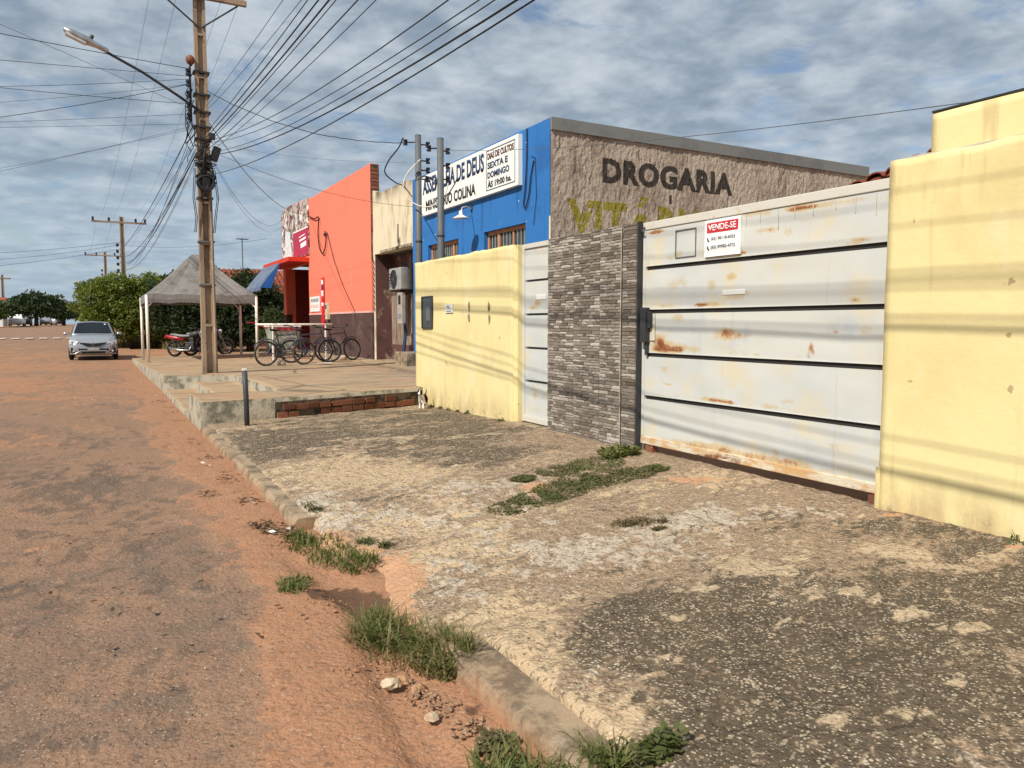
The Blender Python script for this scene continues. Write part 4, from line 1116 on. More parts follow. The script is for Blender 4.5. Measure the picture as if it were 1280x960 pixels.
# ------------------------------------------------------------------ coral shop
KX, KY0, KY1, KZ = 7.25, 22.2, 34.4, 6.10
ks = thing('coral_shop', 'tall coral painted shop front with dark brown base and open doorway', 'building', (KX, 28, .3))
facade_with_openings('front_wall', KX, KY0 + .02, KY1, 1.80, KZ, .25, [(29.85, 33.9, 1.80, 3.75)], M['coral'], ks)
facade_with_openings('base_band', KX - .006, KY0 + .02, KY1, -.1, 1.74, .25, [(29.85, 33.9, -.1, 1.74)], M['brown_band'], ks)
MB().box(KX - .02, KX + .1, KY0 + .02, 29.84, 1.741, 1.80).build('pink_line', M['pink_line'], ks)
MB().box(KX + .0, KX + .26, KY0 - .0, KY0 + .018, 3.3, KZ - .02).build('parapet_mortar', M['mortar'], ks)
for r in range(18):
    z = 4.15 + r * .105
    o = bpy.data.objects.new('brick', brick_me); COL.objects.link(o); o.parent = ks
    o.matrix_parent_inverse = Matrix.Translation(-Vector(ks.location))
    o.location = (KX + .13 + random.uniform(-.02, .02), KY0 - .006, z); o.scale = (1.2, 1, 1)
    if z > KZ - .06: bpy.data.objects.remove(o)
MB().box(KX + .25, 14, KY0 + .02, KY1, 3.9, 4.0).build('roof', M['tile'], ks)
MB().box(KX + .25, KX + .4, 33.9, KY1, -.1, 3.75).build('far_pier', M['coral'], ks)
MB().box(KX + .02, KX + 1.6, 33.92, 34.1, -.1, 3.75).build('entrance_side', flat('shaded_red_paint', (.22, .025, .018), .6), ks)  # shade of the doorway is put into this darker red
MB().box(KX + 1.5, KX + 1.6, 29.8, 33.95, -.1, 3.75).build('entrance_back', M['brown_band'], ks)
MB().box(KX + .25, KX + 1.6, 29.75, 29.84, -.1, 3.75).build('entrance_near_side', M['coral_deep'], ks)
for k in range(6):
    MB().box(KX + 1.45, KX + 1.5, 30.2 + k * .55, 30.7 + k * .55, .35, 3.0).build('door_panel', M['darkmetal'], ks)
MB().box(KX - .80, KX + .2, 29.7, 34.6, 3.76, 3.93).build('canopy_slab', M['coral_deep'], ks, bevel=.01)
bn = thing('shop_banner', 'shop banner of pale food photos above a crimson name panel', 'banner', (KX, 32, 4))
M['collage'] = mat('banner_photo_print', (0.45, 0.37, 0.33), 0.5, 0.3, layers=[
    ((0.09, 0.055, 0.04), dict(scale=2.4, lo=0.47, hi=0.53, detail=4, dist=1.5)),
    ((0.60, 0.30, 0.27), dict(scale=2.3, lo=0.58, hi=0.64, detail=4, seed=3, dist=1.0)),
    ((0.80, 0.76, 0.72), dict(scale=2.6, lo=0.56, hi=0.60, detail=4, seed=7, dist=1.0)),
    ((0.16, 0.10, 0.07), dict(scale=5, lo=0.60, hi=0.64, detail=4, seed=9))])
MB().poly([(KX - .05, 29.6, 4.05), (KX - .05, 34.3, 4.05), (KX - .05, 34.3, 6.10), (KX - .05, 33.4, 6.28), (KX - .05, 29.6, 6.16)], (.045, 0, 0)).build('photo_print', M['collage'], bn)
MB().box(KX - .062, KX - .051, 29.62, 32.1, 4.08, 5.05).build('name_panel', flat('crimson_print', (0.42, 0.02, 0.07), .5, var=.1), bn)
MB().box(KX - .064, KX - .051, 29.62, 32.12, 5.052, 5.10).build('white_line', M['plain_white'], bn)
for (ya, yb, za, zb) in ((29.95, 31.0, 4.62, 4.70), (30.1, 31.05, 4.78, 4.82), (29.9, 30.8, 4.36, 4.54)):
    MB().poly([(KX - .067, ya, za + .05), (KX - .067, yb, za), (KX - .067, yb, zb), (KX - .067, ya, zb + .05)], (.004, 0, 0)).build('lettering_stroke', M['plain_white'], bn)
MB().poly([(KX - .060, 32.35, 4.07), (KX - .060, 33.7, 4.07), (KX - .060, 33.5, 5.3), (KX - .060, 32.7, 5.2)], (.008, 0, 0)).build('pale_figure', flat('pale_print', (.68, .74, .76), .5, var=.3), bn)
aw = thing('awning', 'blue fabric awning hanging from the red canopy slab', 'awning', (6.2, 32, 3))
rows_ = []
for k in range(9):
    y = 31.2 + k * .42
    sag = .03 * math.sin(k * 1.7)
    rows_.append([(KX - .82, y, 3.80), (KX - 1.15, y, 3.38 + sag), (KX - 1.55, y, 2.86 + sag), (KX - 1.57, y, 2.68 + .05 * (k % 2)), (KX - 1.55, y, 2.68 + .05 * (k % 2)), (KX - 1.52, y, 2.86 + sag), (KX - 1.12, y, 3.36 + sag), (KX - .80, y, 3.78)])
MB().loft(rows_).build('fabric', M['awning'], aw)
for y in (31.25, 34.5):
    MB().tube([(KX - .8, y, 2.85), (KX - 1.53, y, 2.84)], .02, 6).build('stay', M['steel'], aw)
MB().poly([(KX - .80, 31.19, 3.78), (KX - 1.54, 31.19, 2.82), (KX - 1.15, 31.19, 2.80)], (0, .012, 0)).build('side_flap', flat('bright_blue_fabric', (.02, .13, .45), .7), aw)
ps = thing('poster', 'white painted notice with pink strokes on the coral wall by doorway', 'poster', (KX, 28.9, 1.8))
MB().box(KX - .03, KX - .008, 28.2, 29.6, 1.86, 2.42).build('sheet', M['white'], ps)
for r in range(2):
    for k in range(5):
        y = 29.45 - k * .23
        MB().box(KX - .034, KX - .029, y - .16, y, 2.22 - r * .22, 2.34 - r * .22).build('stroke', M['pink_line'] if r else M['grey_print'], ps)
sb = thing('hanging_banner', 'narrow red vertical banner with a round red end on coral wall', 'banner', (KX, 27.7, 1.5))
MB().box(KX - .05, KX - .02, 27.55, 27.85, 1.62, 3.05).build('strip', M['red'], sb)
for z, h in ((2.82, .16), (2.40, .20), (2.05, .12)):
    MB().box(KX - .055, KX - .049, 27.58, 27.82, z, z + h).build('pale_print', M['plain_white'], sb)
MB().box(KX - .055, KX - .049, 27.6, 27.75, 2.62, 2.8).build('dark_print', M['navy'], sb)
MB().cyl((KX - .06, 27.7, 1.50), (KX - .02, 27.7, 1.50), .20, 20).build('round_end', M['red'], sb)
mm = thing('meter_box', 'narrow cream electric meter box on the coral wall', 'meter', (KX, 27, 1.6))
MB().box(KX - .12, KX - .008, 26.85, 27.12, 1.56, 2.14).build('box', flat('cream_plastic', (.66, .58, .40), .5), mm, bevel=.01)
MB().box(KX - .126, KX - .119, 26.92, 27.05, 1.93, 2.07).build('window', M['black'], mm)
wk = thing('wall_cable', 'black cable drooping in a loop across the coral wall', 'cable', (KX, 28, 4))
MB().tube(curve([(KX - .05, 29.5, 5.45), (KX - .06, 28.6, 5.25), (KX - .06, 28.0, 5.22), (KX - .06, 28.1, 4.7), (KX - .06, 27.95, 4.15), (KX - .06, 27.5, 3.9), (KX - .06, 27.15, 4.1), (KX - .06, 27.0, 4.5), (KX - .06, 27.2, 4.65)]), .022, 6).build('loop', M['cable'], wk)
MB().tube([(KX - .03, 27.0, 4.6), (KX - .03, 26.2, 3.6), (KX - .03, 25.2, 2.7), (KX - .03, 23.8, 1.75), (KX - .03, 22.4, 1.3)], .014, 6).build('tail', M['brown_band'], wk)
MB().box(KX - .05, KX - .01, 27.3, 27.4, 4.5, 4.6).build('clamp', M['darkmetal'], wk)

# ------------------------------------------------------------------ tiled house behind the wide gate
hs = thing('tiled_house', 'house behind the wide gate showing a strip of red roof tiles', 'building', (6.5, 4, 0))
MB().box(5.9, 9.5, -2.0, 4.2, -.1, 2.45).build('wall', M['yellow'], hs)
tm = MB(); r0 = []
for k in range(7):
    a = math.pi * k / 6
    r0.append((.085 * math.cos(a), 0, .055 * math.sin(a)))
def tile_mesh():
    b = MB(); rings = []
    for y, s in ((0, 1.0), (.42, .82)):
        rings.append([(x * s, y, z * s) for x, _, z in r0] + [(x * s * .86, y, z * s * .80) for x, _, z in reversed(r0)])
    b.loft(rings)
    me = bpy.data.meshes.new('roof_tile'); me.from_pydata(b.v, [], b.f); me.materials.append(M['tile']); return me
tme = tile_mesh()
# eave along the street line: tiles point down towards the gate, the plane rising away and towards the camera
rf = MB().poly([(5.42, 4.25, 2.47), (5.42, 2.0, 2.47 + .495), (9.0, 2.0, 3.4), (9.0, 4.25, 2.9)], (0, 0, .03)).build('roof', M['tile'], hs)
for i in range(14):
    yb_ = 4.20 - i * .165
    for j in range(4):
        o = bpy.data.objects.new('roof_tile', tme); COL.objects.link(o); o.parent = rf
        xx = 5.40 + j * .33
        o.location = (xx, yb_ + random.uniform(-.01, .01), 2.475 + (4.25 - yb_) * .22 + (xx - 5.40) * .12 + random.uniform(-.006, .008))
        o.rotation_euler = (R(7), R(-12), R(-90) + random.uniform(-.04, .04))

# ------------------------------------------------------------------ utility poles and cables
PX, PY = 2.10, 17.45
def h_pole(px, py, base, top, label, detail=True, w0=.30, w1=.20, d0=.22, d1=.15, group=None):
    t = thing('utility_pole', label, 'utility pole', (px, py, base), group=group)
    def sect(z):
        k = (z - base) / (top - base); w = w0 + (w1 - w0) * k; d = d0 + (d1 - d0) * k; fl = w * .27; web = d * .22
        h = w / 2
        return [(px - h, py - d / 2, z), (px - h + fl, py - d / 2, z), (px - h + fl, py - web, z), (px + h - fl, py - web, z), (px + h - fl, py - d / 2, z), (px + h, py - d / 2, z),
                (px + h, py + d / 2, z), (px + h - fl, py + d / 2, z), (px + h - fl, py + web, z), (px - h + fl, py + web, z), (px - h + fl, py + d / 2, z), (px - h, py + d / 2, z)]
    MB().loft([sect(z) for z in np.linspace(base - .3, top, 9)]).build('shaft', M['pole'], t)
    if detail:
        z = base + 1.0
        while z < top - 1.2:
            k = (z - base) / (top - base); w = w0 + (w1 - w0) * k; d = d0 + (d1 - d0) * k
            MB().box(px - w * .24, px + w * .24, py - d / 2 - .004, py + d / 2 + .004, z, z + .05).build('cross_web', M['pole'], t)
            z += .85
    return t
up_ = h_pole(PX, PY, .35, 9.6, 'concrete utility pole with street lamp arm and tangled cables')
MB().box(1.15, 3.02, PY - .17, PY - .08, 8.02, 8.13).build('crossarm', M['pole'], up_, bevel=.008)
MB().tube([(1.35, PY - .09, 8.02), (PX - .02, PY - .1, 7.45)], .018, 6).build('arm_brace', M['darkmetal'], up_)
MB().tube([(2.85, PY - .09, 8.02), (PX + .02, PY - .1, 7.45)], .018, 6).build('arm_brace', M['darkmetal'], up_)
for x in (1.25, 1.75, 2.6, 2.95):
    MB().loft([[(x + r * math.cos(a * .7854), PY - .125 + r * math.sin(a * .7854), 8.13 + h) for a in range(8)] for r, h in ((.02, 0), (.02, .08), (.07, .09), (.05, .13), (.065, .15), (.03, .22))]).build('insulator', M['terra_insul'], up_)
ir = MB().box(1.86, 1.90, PY - .10, PY - .06, 5.55, 6.65).build('insulator_rack', M['darkmetal'], up_)
for k in range(5):
    z = 6.52 - k * .22
    MB().loft([[(1.84 + r * math.cos(a * .7854), PY - .12 + r * math.sin(a * .7854), z + h) for a in range(8)] for r, h in ((.02, -.07), (.05, -.06), (.05, -.02), (.025, 0), (.05, .02), (.05, .06), (.02, .07))]).build('insulator', M['insul'], ir)
MB().tube([(1.90, PY - .1, 6.66), (1.90, PY - .1, 6.70)], .03, 8).build('rack_pin', M['darkmetal'], up_)
MB().ball((1.89, PY - .12, 6.77), (.09, .09, .10)).build('photocell', flat('rusty_brown_cap', (.22, .085, .045), .6, var=.5, scale=14), up_, smooth=True)
for z in (6.55, 6.1, 5.75, 5.45, 5.2, 4.85, 4.7, 4.45, 4.0, 3.1, 2.2):
    MB().box(PX - .16, PX + .16, PY - .125, PY + .125, z, z + .035).build('strap', M['darkmetal'] if z > 4 else M['steel'], up_)
MB().obox((PX + .22, PY - .12, 4.93), (.16, .14, .30), Matrix.Rotation(R(18), 3, 'Y')).build('splice_box', M['insul'], up_, bevel=.02)
MB().box(PX + .10, PX + .22, PY - .2, PY - .08, 5.22, 5.34).build('clamp', M['darkmetal'], up_)
for k in range(5):
    MB().torus((PX - .02 + .01 * k, PY - .19 - .015 * k, 4.30 + .02 * (k % 2)), (.1 * (k - 2), 1, .12 * (k % 3 - 1)), .15 - .012 * (k % 2), .018, 22, 6).build('cable_coil', M['cable'], up_, smooth=True)
MB().box(PX - .06, PX + .09, PY - .25, PY - .14, 4.20, 4.42).build('coil_label', M['cable'], up_)
for k in range(9):
    xa, za = PX + random.uniform(-.20, .2), random.uniform(4.45, 5.3)
    pts = [(xa, PY - .16, za)]
    for q in range(5):
        pts.append((PX + random.uniform(-.26, .24), PY - .13 - random.uniform(0, .14), za - .12 * q + random.uniform(-.12, .12)))
    MB().tube(pts, random.choice([.010, .016, .02]), 5).build('tangle', M['cable'], up_, smooth=True)
for k in range(8):
    xa, za = PX - .26 + random.uniform(-.05, .1), random.uniform(5.5, 6.6)
    pts = [(xa, PY - .12, za)]
    for q in range(5):
        pts.append((PX - .24 + random.uniform(-.12, .1), PY - .12 - random.uniform(0, .1), za - .2 * q + random.uniform(-.1, .1)))
    MB().tube(pts, .009, 5).build('tangle', M['cable'], up_, smooth=True)
for k in range(4):
    xa = PX + (-.17, -.2, .17, .2)[k]
    MB().tube([(xa, PY - .14, 4.6), (xa + .05 * (1 if k > 1 else -1), PY - .2, 4.0), (xa, PY - .14, 3.6), (xa - .03, PY - .13, 3.3)], .008, 5).build('tangle', M['cable'], up_)
MB().tube([(PX + .11, PY - .13, .35), (PX + .11, PY - .135, 2), (PX + .1, PY - .13, 4.2)], .03, 8).build('riser_pipe', M['pole'], up_)
la = MB().tube([(PX - .06, PY - .1, 5.78), (1.65, PY - .12, 6.02), (1.0, PY - .16, 6.38), (.45, PY - .2, 6.62), (.22, PY - .22, 6.73)], .028, 8).build('lamp_arm', M['darkmetal'], up_, smooth=True)
hd = Vector((-.42, 0, .165)).normalized(); ang = math.atan2(.165, .42)
rm = Matrix.Rotation(ang, 3, 'Y')
lh = MB()
prof = [(-.62, .02, .02), (-.60, .07, .045), (-.45, .10, .07), (-.20, .10, .08), (-.02, .06, .05), (.16, .05, .045), (.18, .03, .03)]
rings = []
for x, wy, hz in prof:
    rings.append([Vector((.24, PY - .22, 6.735)) + rm @ Vector((x, wy * math.cos(a * .6283), hz * math.sin(a * .6283))) for a in range(10)])
lh.loft(rings).build('lamp_head', M['chrome'], la, smooth=True)
MB().obox(Vector((.24, PY - .22, 6.735)) + rm @ Vector((-.38, 0, -.06)), (.36, .15, .05), rm).build('lamp_lens', M['lamp_glass'], la)
MB().cyl(Vector((.24, PY - .22, 6.735)) + rm @ Vector((-.16, 0, .07)), Vector((.24, PY - .22, 6.735)) + rm @ Vector((-.16, 0, .14)), .035, 8).build('light_sensor', M['darkmetal'], la)

FAR = [(1.87, 62.0, 8.65), (1.1, 92.0, 8.6)]
fp = []
for k, (x, y, top) in enumerate(FAR):
    t = h_pole(x, y, float(rise(y)), top + .35, ['utility pole with a wide crossarm standing behind the leafy trees', 'more distant thin utility pole with a crossarm above the trees'][k], detail=False, w0=.34, w1=.26, d0=.25, d1=.2)
    MB().box(x - 1.9, x + 1.6, y - .15, y - .03, top - .12, top).build('crossarm', M['pole'], t)
    for dx in (-1.8, -.8, .9, 1.5):
        MB().box(x + dx - .07, x + dx + .07, y - .16, y - .02, top, top + .25).build('insulator', M['insul'], t)
    for q in range(5):
        MB().box(x - .42, x - .24, y - .12, y + .06, 5.1 + q * .45, 5.3 + q * .45).build('insulator', M['insul'], t)
    fp.append(t)

CABLES = []
def span(p0, p1, sag, r, m_, label, group, name='overhead_cable', n=26, wav=0.0, mid=None):
    p0, p1 = Vector(p0), Vector(p1); pts = []
    for i in range(n + 1):
        t = i / n
        p = p0.lerp(p1, t); p.z -= 4 * sag * t * (1 - t)
        if wav:
            p += Vector((random.uniform(-wav, wav), random.uniform(-wav, wav), random.uniform(-wav, wav)))
        pts.append(p)
    o = MB().tube(pts, r * .37, 5).build(name, M[m_], smooth=True)
    tag(o, label, 'cable', group)
    CABLES.append(o)
    return o
def through(z0, Ym, zm, Yend=-22.0, x0=PX, x1=2.1):
    """sag so that a cable leaving the pole at z0 passes zm at Ym; far end level with z0"""
    t = (PY - Ym) / (PY - Yend)
    return (z0 - zm) / (4 * t * (1 - t))
G1 = 'cables running along the street from the near pole towards the viewer'
L1 = 'black cable sagging from the near pole along the street past the gates'
for (z0, Ym, zm, r, dx) in ((5.9, 10.8, 5.45, .011, .08), (5.85, 10.0, 5.2, .011, .12), (5.3, 8.6, 4.86, .016, .02), (5.25, 8.3, 4.76, .024, .05), (5.15, 7.95, 4.62, .015, .1), (5.1, 7.6, 4.52, .026, 0), (5.05, 7.3, 4.40, .018, .12), (5.0, 7.4, 4.30, .012, .16),
                            (5.2, 5.2, 3.64, .014, .1), (5.15, 4.75, 3.47, .012, .1), (4.95, 4.35, 3.36, .012, .08), (4.9, 4.25, 3.31, .020, .12), (4.5, 4.1, 3.26, .016, .14)):
    span((PX + dx, PY - .15, z0), (PX + dx * 2, -22, z0), through(z0, Ym, zm), r, 'cable', L1, G1, n=40)
G2 = 'cables running along the street between the poles'
for k in range(11):
    z0 = random.uniform(4.5, 5.6); z1 = 5.2 + random.uniform(-.3, 1.6)
    span((PX - .12 + random.uniform(-.1, .1), PY + .1, z0), (FAR[0][0] - .2, FAR[0][1], z1), random.uniform(.35, 1.1), random.choice([.012, .016, .03, .022]), 'cable', 'black cable running down the street from near pole to far pole', G2, n=24)
for dx in (1.25, 1.75, 2.6, 2.95):
    span((dx, PY - .12, 8.3), (FAR[0][0] + (dx - 2.1) * 1.6, FAR[0][1] - .1, FAR[0][2] + .2), .7, .010, 'cable_grey', 'thin high wire between the crossarms of the two poles', 'high wires between the crossarms', n=20)
for k in range(4):
    x0 = FAR[0][0]
    span((x0 - 1.6 + k, FAR[0][1], 8.7), (FAR[1][0] - 1.6 + k, FAR[1][1], 8.7), .6, .014, 'cable_grey', 'thin high wire between the two distant poles', 'high wires between the distant poles', n=10)
# across the road to the left
G3 = 'cables crossing the road from the near pole'
for (v, YA, z0, ext, r, sag) in ((35, 16, 6.6, 3.0, .018, .25), (75, 16.3, 6.45, 3.0, .013, .0), (100, 18, 6.4, 2.2, .012, .3), (104, 17, 5.9, 2.4, .014, .2), (120, 19, 6.3, 2.0, .010, .3), (138, 20, 6.3, 2.0, .018, .35), (150, 19, 5.7, 2.2, .010, .1), (158, 19, 5.5, 2.3, .010, .05), (210, 24, 5.45, 1.8, .010, .2), (205, 23, 5.4, 1.8, .009, .25), (30, 15, 5.8, 2.2, .009, .0)):
    d = _F + _R * ((0 - 640) / FPX) - _U * ((v - 480) / FPX); kk = YA / d.y
    A_ = Vector((d.x * kk, YA, CAM_H + d.z * kk)); P_ = Vector((PX - .22, PY - .1, z0))
    span(P_, P_ + (A_ - P_) * ext, sag * .4, r, 'cable', 'black cable crossing the road from the concrete pole towards far houses', G3, n=18)
G4 = 'distant cables crossing the road at the far pole'
for (v, x1, z1, sg) in ((312, -12, 6.2, .2), (318, -12, 5.8, .3), (328, -14, 5.6, .2)):
    d = _F + _R * ((0 - 640) / FPX) - _U * ((v - 480) / FPX); kk = 56 / d.y
    A_ = Vector((d.x * kk, 56, CAM_H + d.z * kk)); P_ = Vector((1.7, 62, 7.2 - (v - 312) * .03))
    span(P_, P_ + (A_ - P_) * 1.7, sg, .03, 'cable_grey', 'distant cable crossing the road from the far pole', G4, n=12)
span((2.0, 62, 7.0), (9.5, 50, 6.7), .3, .03, 'cable_grey', 'distant cable from the far pole over the tent towards the coral shop', None, n=12)
# service drops
span((PX + .1, PY - .12, 6.2), (5.12, 13.52, 4.70), .28, .020, 'cable', 'twisted black service cable from the pole to the grey service post', None, wav=.008, n=36)
span((PX + .12, PY - .12, 5.55), (KX - .03, 29.6, 5.55), .55, .022, 'cable', 'thick black cable dropping from the pole to the coral shop banner', None, n=24)
span((PX + .1, PY - .12, 4.95), (KX - .03, 33.5, 6.0), .9, .013, 'cable', 'thin pair cable from the pole to the far end of the coral shop', 'thin cables to the coral shop', n=24)
span((PX + .1, PY - .12, 4.90), (KX - .03, 33.6, 5.7), .9, .010, 'cable', 'thin pair cable from the pole to the far end of the coral shop', 'thin cables to the coral shop', n=24)
span((PX + .1, PY - .12, 5.0), (7.15, 18.5, 4.35), .22, .012, 'cable', 'thin cable from the pole to the corner of the chapel', None, n=24)
span((PX + .1, PY - .12, 5.15), (5.12, 13.55, 4.35), .10, .007, 'cable_grey', 'very thin grey wire from the pole to the grey service post', None, n=20)
span((5.35, 12.35, 4.36), (4.98, 1.6, 2.66), .13, .009, 'cable_grey', 'single thin wire from the service post over the wide gate to the house', None, n=30)
def deep(u, v, k):
    return Vector((0, 0, CAM_H)) + (_F + _R * ((u - 640) / FPX) - _U * ((v - 480) / FPX)) * k
o = MB().tube(curve([deep(504, 172, 13.6), deep(498, 185, 13.7), deep(487, 199, 13.9), deep(481, 212, 14.0), deep(484, 220, 14.2), deep(496, 229, 14.8), deep(505, 233, 16), deep(515, 246, 18.5)]), .012, 6).build('hanging_cable', M['cable'], smooth=True)
tag(o, 'kinked black cable hanging from the service drop towards the cream building', 'cable')
for o in CABLES:
    pass

# ------------------------------------------------------------------ post beside the step
pt = thing('short_post', 'short dark metal post with a white cap beside the concrete step', 'post', (1.66, 10.23, .1))
MB().tube([(1.66, 10.23, .02), (1.655, 10.23, .45), (1.645, 10.23, .80)], .033, 12).build('pipe', flat('slate_pipe', (.05, .055, .065), .5), pt, smooth=True)
MB().box(1.615, 1.675, 10.20, 10.26, .80, .835).build('cap', M['paper'], pt, bevel=.01)

# ------------------------------------------------------------------ tent
gz = thing('tent_canopy', 'grey peaked market tent on four white poles', 'tent', (1.5, 26.4, .2))
gx0, gx1, gy0, gy1, ez = 1.40, 4.66, 26.35, 29.6, 2.20
def gcorner(i): return [(gx0, gy0), (gx1, gy0), (gx1, gy1), (gx0, gy1)][i]
def canopy_ring(s, z, n=10, droop=0.0):
    pts = []
    cx, cy = (gx0 + gx1) / 2, (gy0 + gy1) / 2
    for i in range(4):
        ax, ay = gcorner(i); bx, by = gcorner((i + 1) % 4)
        for k in range(n):
            t = k / n; x, y = ax + (bx - ax) * t, ay + (by - ay) * t
            pts.append((cx + (x - cx) * s, cy + (y - cy) * s, z - droop * 4 * t * (1 - t) + .025 * math.sin(k * 2.3 + i) * (1 if s > .3 else 0)))
    return pts
MB().loft([canopy_ring(1.0, ez + .12), canopy_ring(.8, ez + .38, droop=.05), canopy_ring(.6, ez + .66, droop=.06), canopy_ring(.4, ez + .98, droop=.05), canopy_ring(.22, ez + 1.30), canopy_ring(.11, ez + 1.46), canopy_ring(.085, ez + 1.50), canopy_ring(.02, ez + 1.53)]).build('roof_fabric', M['tarp'], gz, smooth=False)
MB().loft([canopy_ring(1.012, ez + .13), canopy_ring(1.02, ez - .02), canopy_ring(1.015, ez - .16, droop=-.03), canopy_ring(1.005, ez - .15, droop=-.03), canopy_ring(1.002, ez + .12)], cap=False).build('valance', M['tarp'], gz)
for i in range(4):
    x, y = gcorner(i); zb = float(plat_z(np.array(x), np.array(y)))
    MB().tube([(x, y, zb - .02), (x, y, ez + .1)], .045, 8).build('leg', M['white_pipe'], gz, smooth=True)
    ax, ay = gcorner((i + 1) % 4)
    MB().tube([(x, y, ez), (ax, ay, ez)], .03, 6).build('edge_bar', M['white_pipe'], gz)
    cx, cy = (gx0 + gx1) / 2, (gy0 + gy1) / 2
    MB().tube([(x, y, ez - .3), (x + (cx - x) * .16, y + (cy - y) * .02, ez)], .02, 6).build('corner_brace', M['white_pipe'], gz)


# ------------------------------------------------------------------ bicycles
def wheel(parent, c, rad, m_t, m_r, name='wheel', tyre=.022):
    w = MB().torus(c, (0, 1, 0), rad - tyre, tyre, 32, 8).build(name, m_t, parent, smooth=True)
    MB().torus(c, (0, 1, 0), rad - tyre * 2 - .006, .010, 32, 6).build('rim', m_r, w, smooth=True)
    sp = MB()
    for k in range(14):
        a = 2 * math.pi * k / 14
        sp.tube([(c[0], c[1] + (.02 if k % 2 else -.02), c[2]), (c[0] + (rad - .05) * math.cos(a), c[1], c[2] + (rad - .05) * math.sin(a))], .0035, 4)
    sp.build('spokes', M['steel'], w)
    MB().cyl((c[0], c[1] - .045, c[2]), (c[0], c[1] + .045, c[2]), .022, 10).build('hub', M['steel'], w)
    return w
def bicycle(loc, rz, lean, label, mf, mt, basket=False):
    t = thing('bicycle', label, 'bicycle', loc, group='bicycles parked by the white rail', world=False)
    t.rotation_euler = (lean, 0, rz)
    rw_, fw = (0, 0, .33), (1.05, 0, .33)
    wheel(t, rw_, .33, mt, M['steel']); wheel(t, fw, .33, mt, M['steel'])
    bb, st, hd_t, hd_b = (.43, 0, .29), (.27, 0, .78), (.83, 0, .83), (.87, 0, .70)
    f = MB()
    for a, b in ((bb, st), (st, hd_t), (bb, hd_b), (hd_b, hd_t)):
        f.tube([a, b], .019, 8)
    for s in (-.05, .05):
        f.tube([(bb[0], s * .6, bb[2]), (rw_[0], s, rw_[2])], .011, 6); f.tube([(st[0] - .01, s * .5, st[2] - .05), (rw_[0], s, rw_[2])], .010, 6)
    f.build('frame', mf, t)
    fk = MB()
    fk.tube([(.835, 0, .80), (.80, 0, .95)], .016, 8)
    for s in (-.055, .055):
        fk.tube([(.875, s, .70), (.93, s, .50), (fw[0], s, fw[2])], .013, 6)
    fk.build('fork', mf, t)
    hb = MB().tube([(.70, -.30, 1.02), (.80, -.15, 1.0), (.80, 0, .98), (.80, .15, 1.0), (.70, .30, 1.02)], .013, 8).build('handlebar', M['darkmetal'], t, smooth=True)
    for s in (-1, 1):
        MB().tube([(.70, .30 * s, 1.02), (.62, .33 * s, 1.02)], .018, 8).build('grip', M['rubber'], hb)
    MB().tube([st, (.24, 0, .90)], .014, 8).build('seat_post', M['steel'], t)
    MB().loft([[(x, w * math.cos(a * .7854), .92 + z + h * math.sin(a * .7854)) for a in range(8)] for x, w, h, z in ((.08, .03, .015, .02), (.11, .075, .03, .015), (.20, .07, .03, .0), (.30, .03, .022, .0), (.37, .014, .012, .0))]).build('saddle', M['rubber'], t, smooth=True)
    ck = MB().torus(bb, (0, 1, 0), .085, .008, 20, 6).build('chainring', M['darkmetal'], t)
    for s in (-1, 1):
        MB().tube([(bb[0], .07 * s, bb[2]), (bb[0] + .12 * s, .07 * s, bb[2] - .11 * s)], .010, 6).build('crank', M['steel'], ck)
        MB().obox((bb[0] + .12 * s, .12 * s, bb[2] - .11 * s), (.09, .08, .02)).build('pedal', M['rubber'], ck)
    for c in (rw_, fw):
        pts = [(c[0] + .37 * math.cos(a), 0, c[2] + .37 * math.sin(a)) for a in np.linspace(R(30 if c is rw_ else 60), R(150), 9)]
        MB().tube(pts, .018, 6).build('mudguard', mf, t)
    return t
def ground_at(x, y): return float(plat_z(np.array(x), np.array(y)))
bicycle((3.80, 20.3, ground_at(3.8, 20.3) + .0), R(14), R(4), 'slate grey bicycle with dusty tan tyres in front of the others', M['bike_a'], M['tyre_tan'])
bicycle((5.72, 21.9, ground_at(5.7, 21.9)), R(24), R(-6), 'black bicycle closest to the brown base of the coral wall', M['bike_b'], M['rubber'])
bicycle((4.75, 21.75, ground_at(4.7, 21.8)), R(-8), R(5), 'purple bicycle half hidden behind the slate grey one', M['bike_c'], M['rubber'])
for k, (u, v) in enumerate(((352, 457), (430, 450))):
    c = gnd(u, v, .32)
    b = MB(); b.ball((c.x, c.y, ground_at(c.x, c.y) + .06), (.12, .09, .09), 8, 5)
    o = b.build('stone_block', M['rock']); tag(o, ['pale stone lying under the slate grey bicycle', 'pale stone lying under the black bicycle'][k], 'stone')
c = gnd(405, 456, .32)
pp = MB().add([(c.x - .2, c.y - .08, ground_at(c.x, c.y) + .03), (c.x + .2, c.y - .1, ground_at(c.x, c.y) + .035), (c.x + .22, c.y + .1, ground_at(c.x, c.y) + .045), (c.x - .15, c.y + .12, ground_at(c.x, c.y) + .03)], [(0, 1, 2, 3)]).build('paper_scrap', M['paper'])
tag(pp, 'crumpled white paper on the ground beside the bicycles', 'litter')

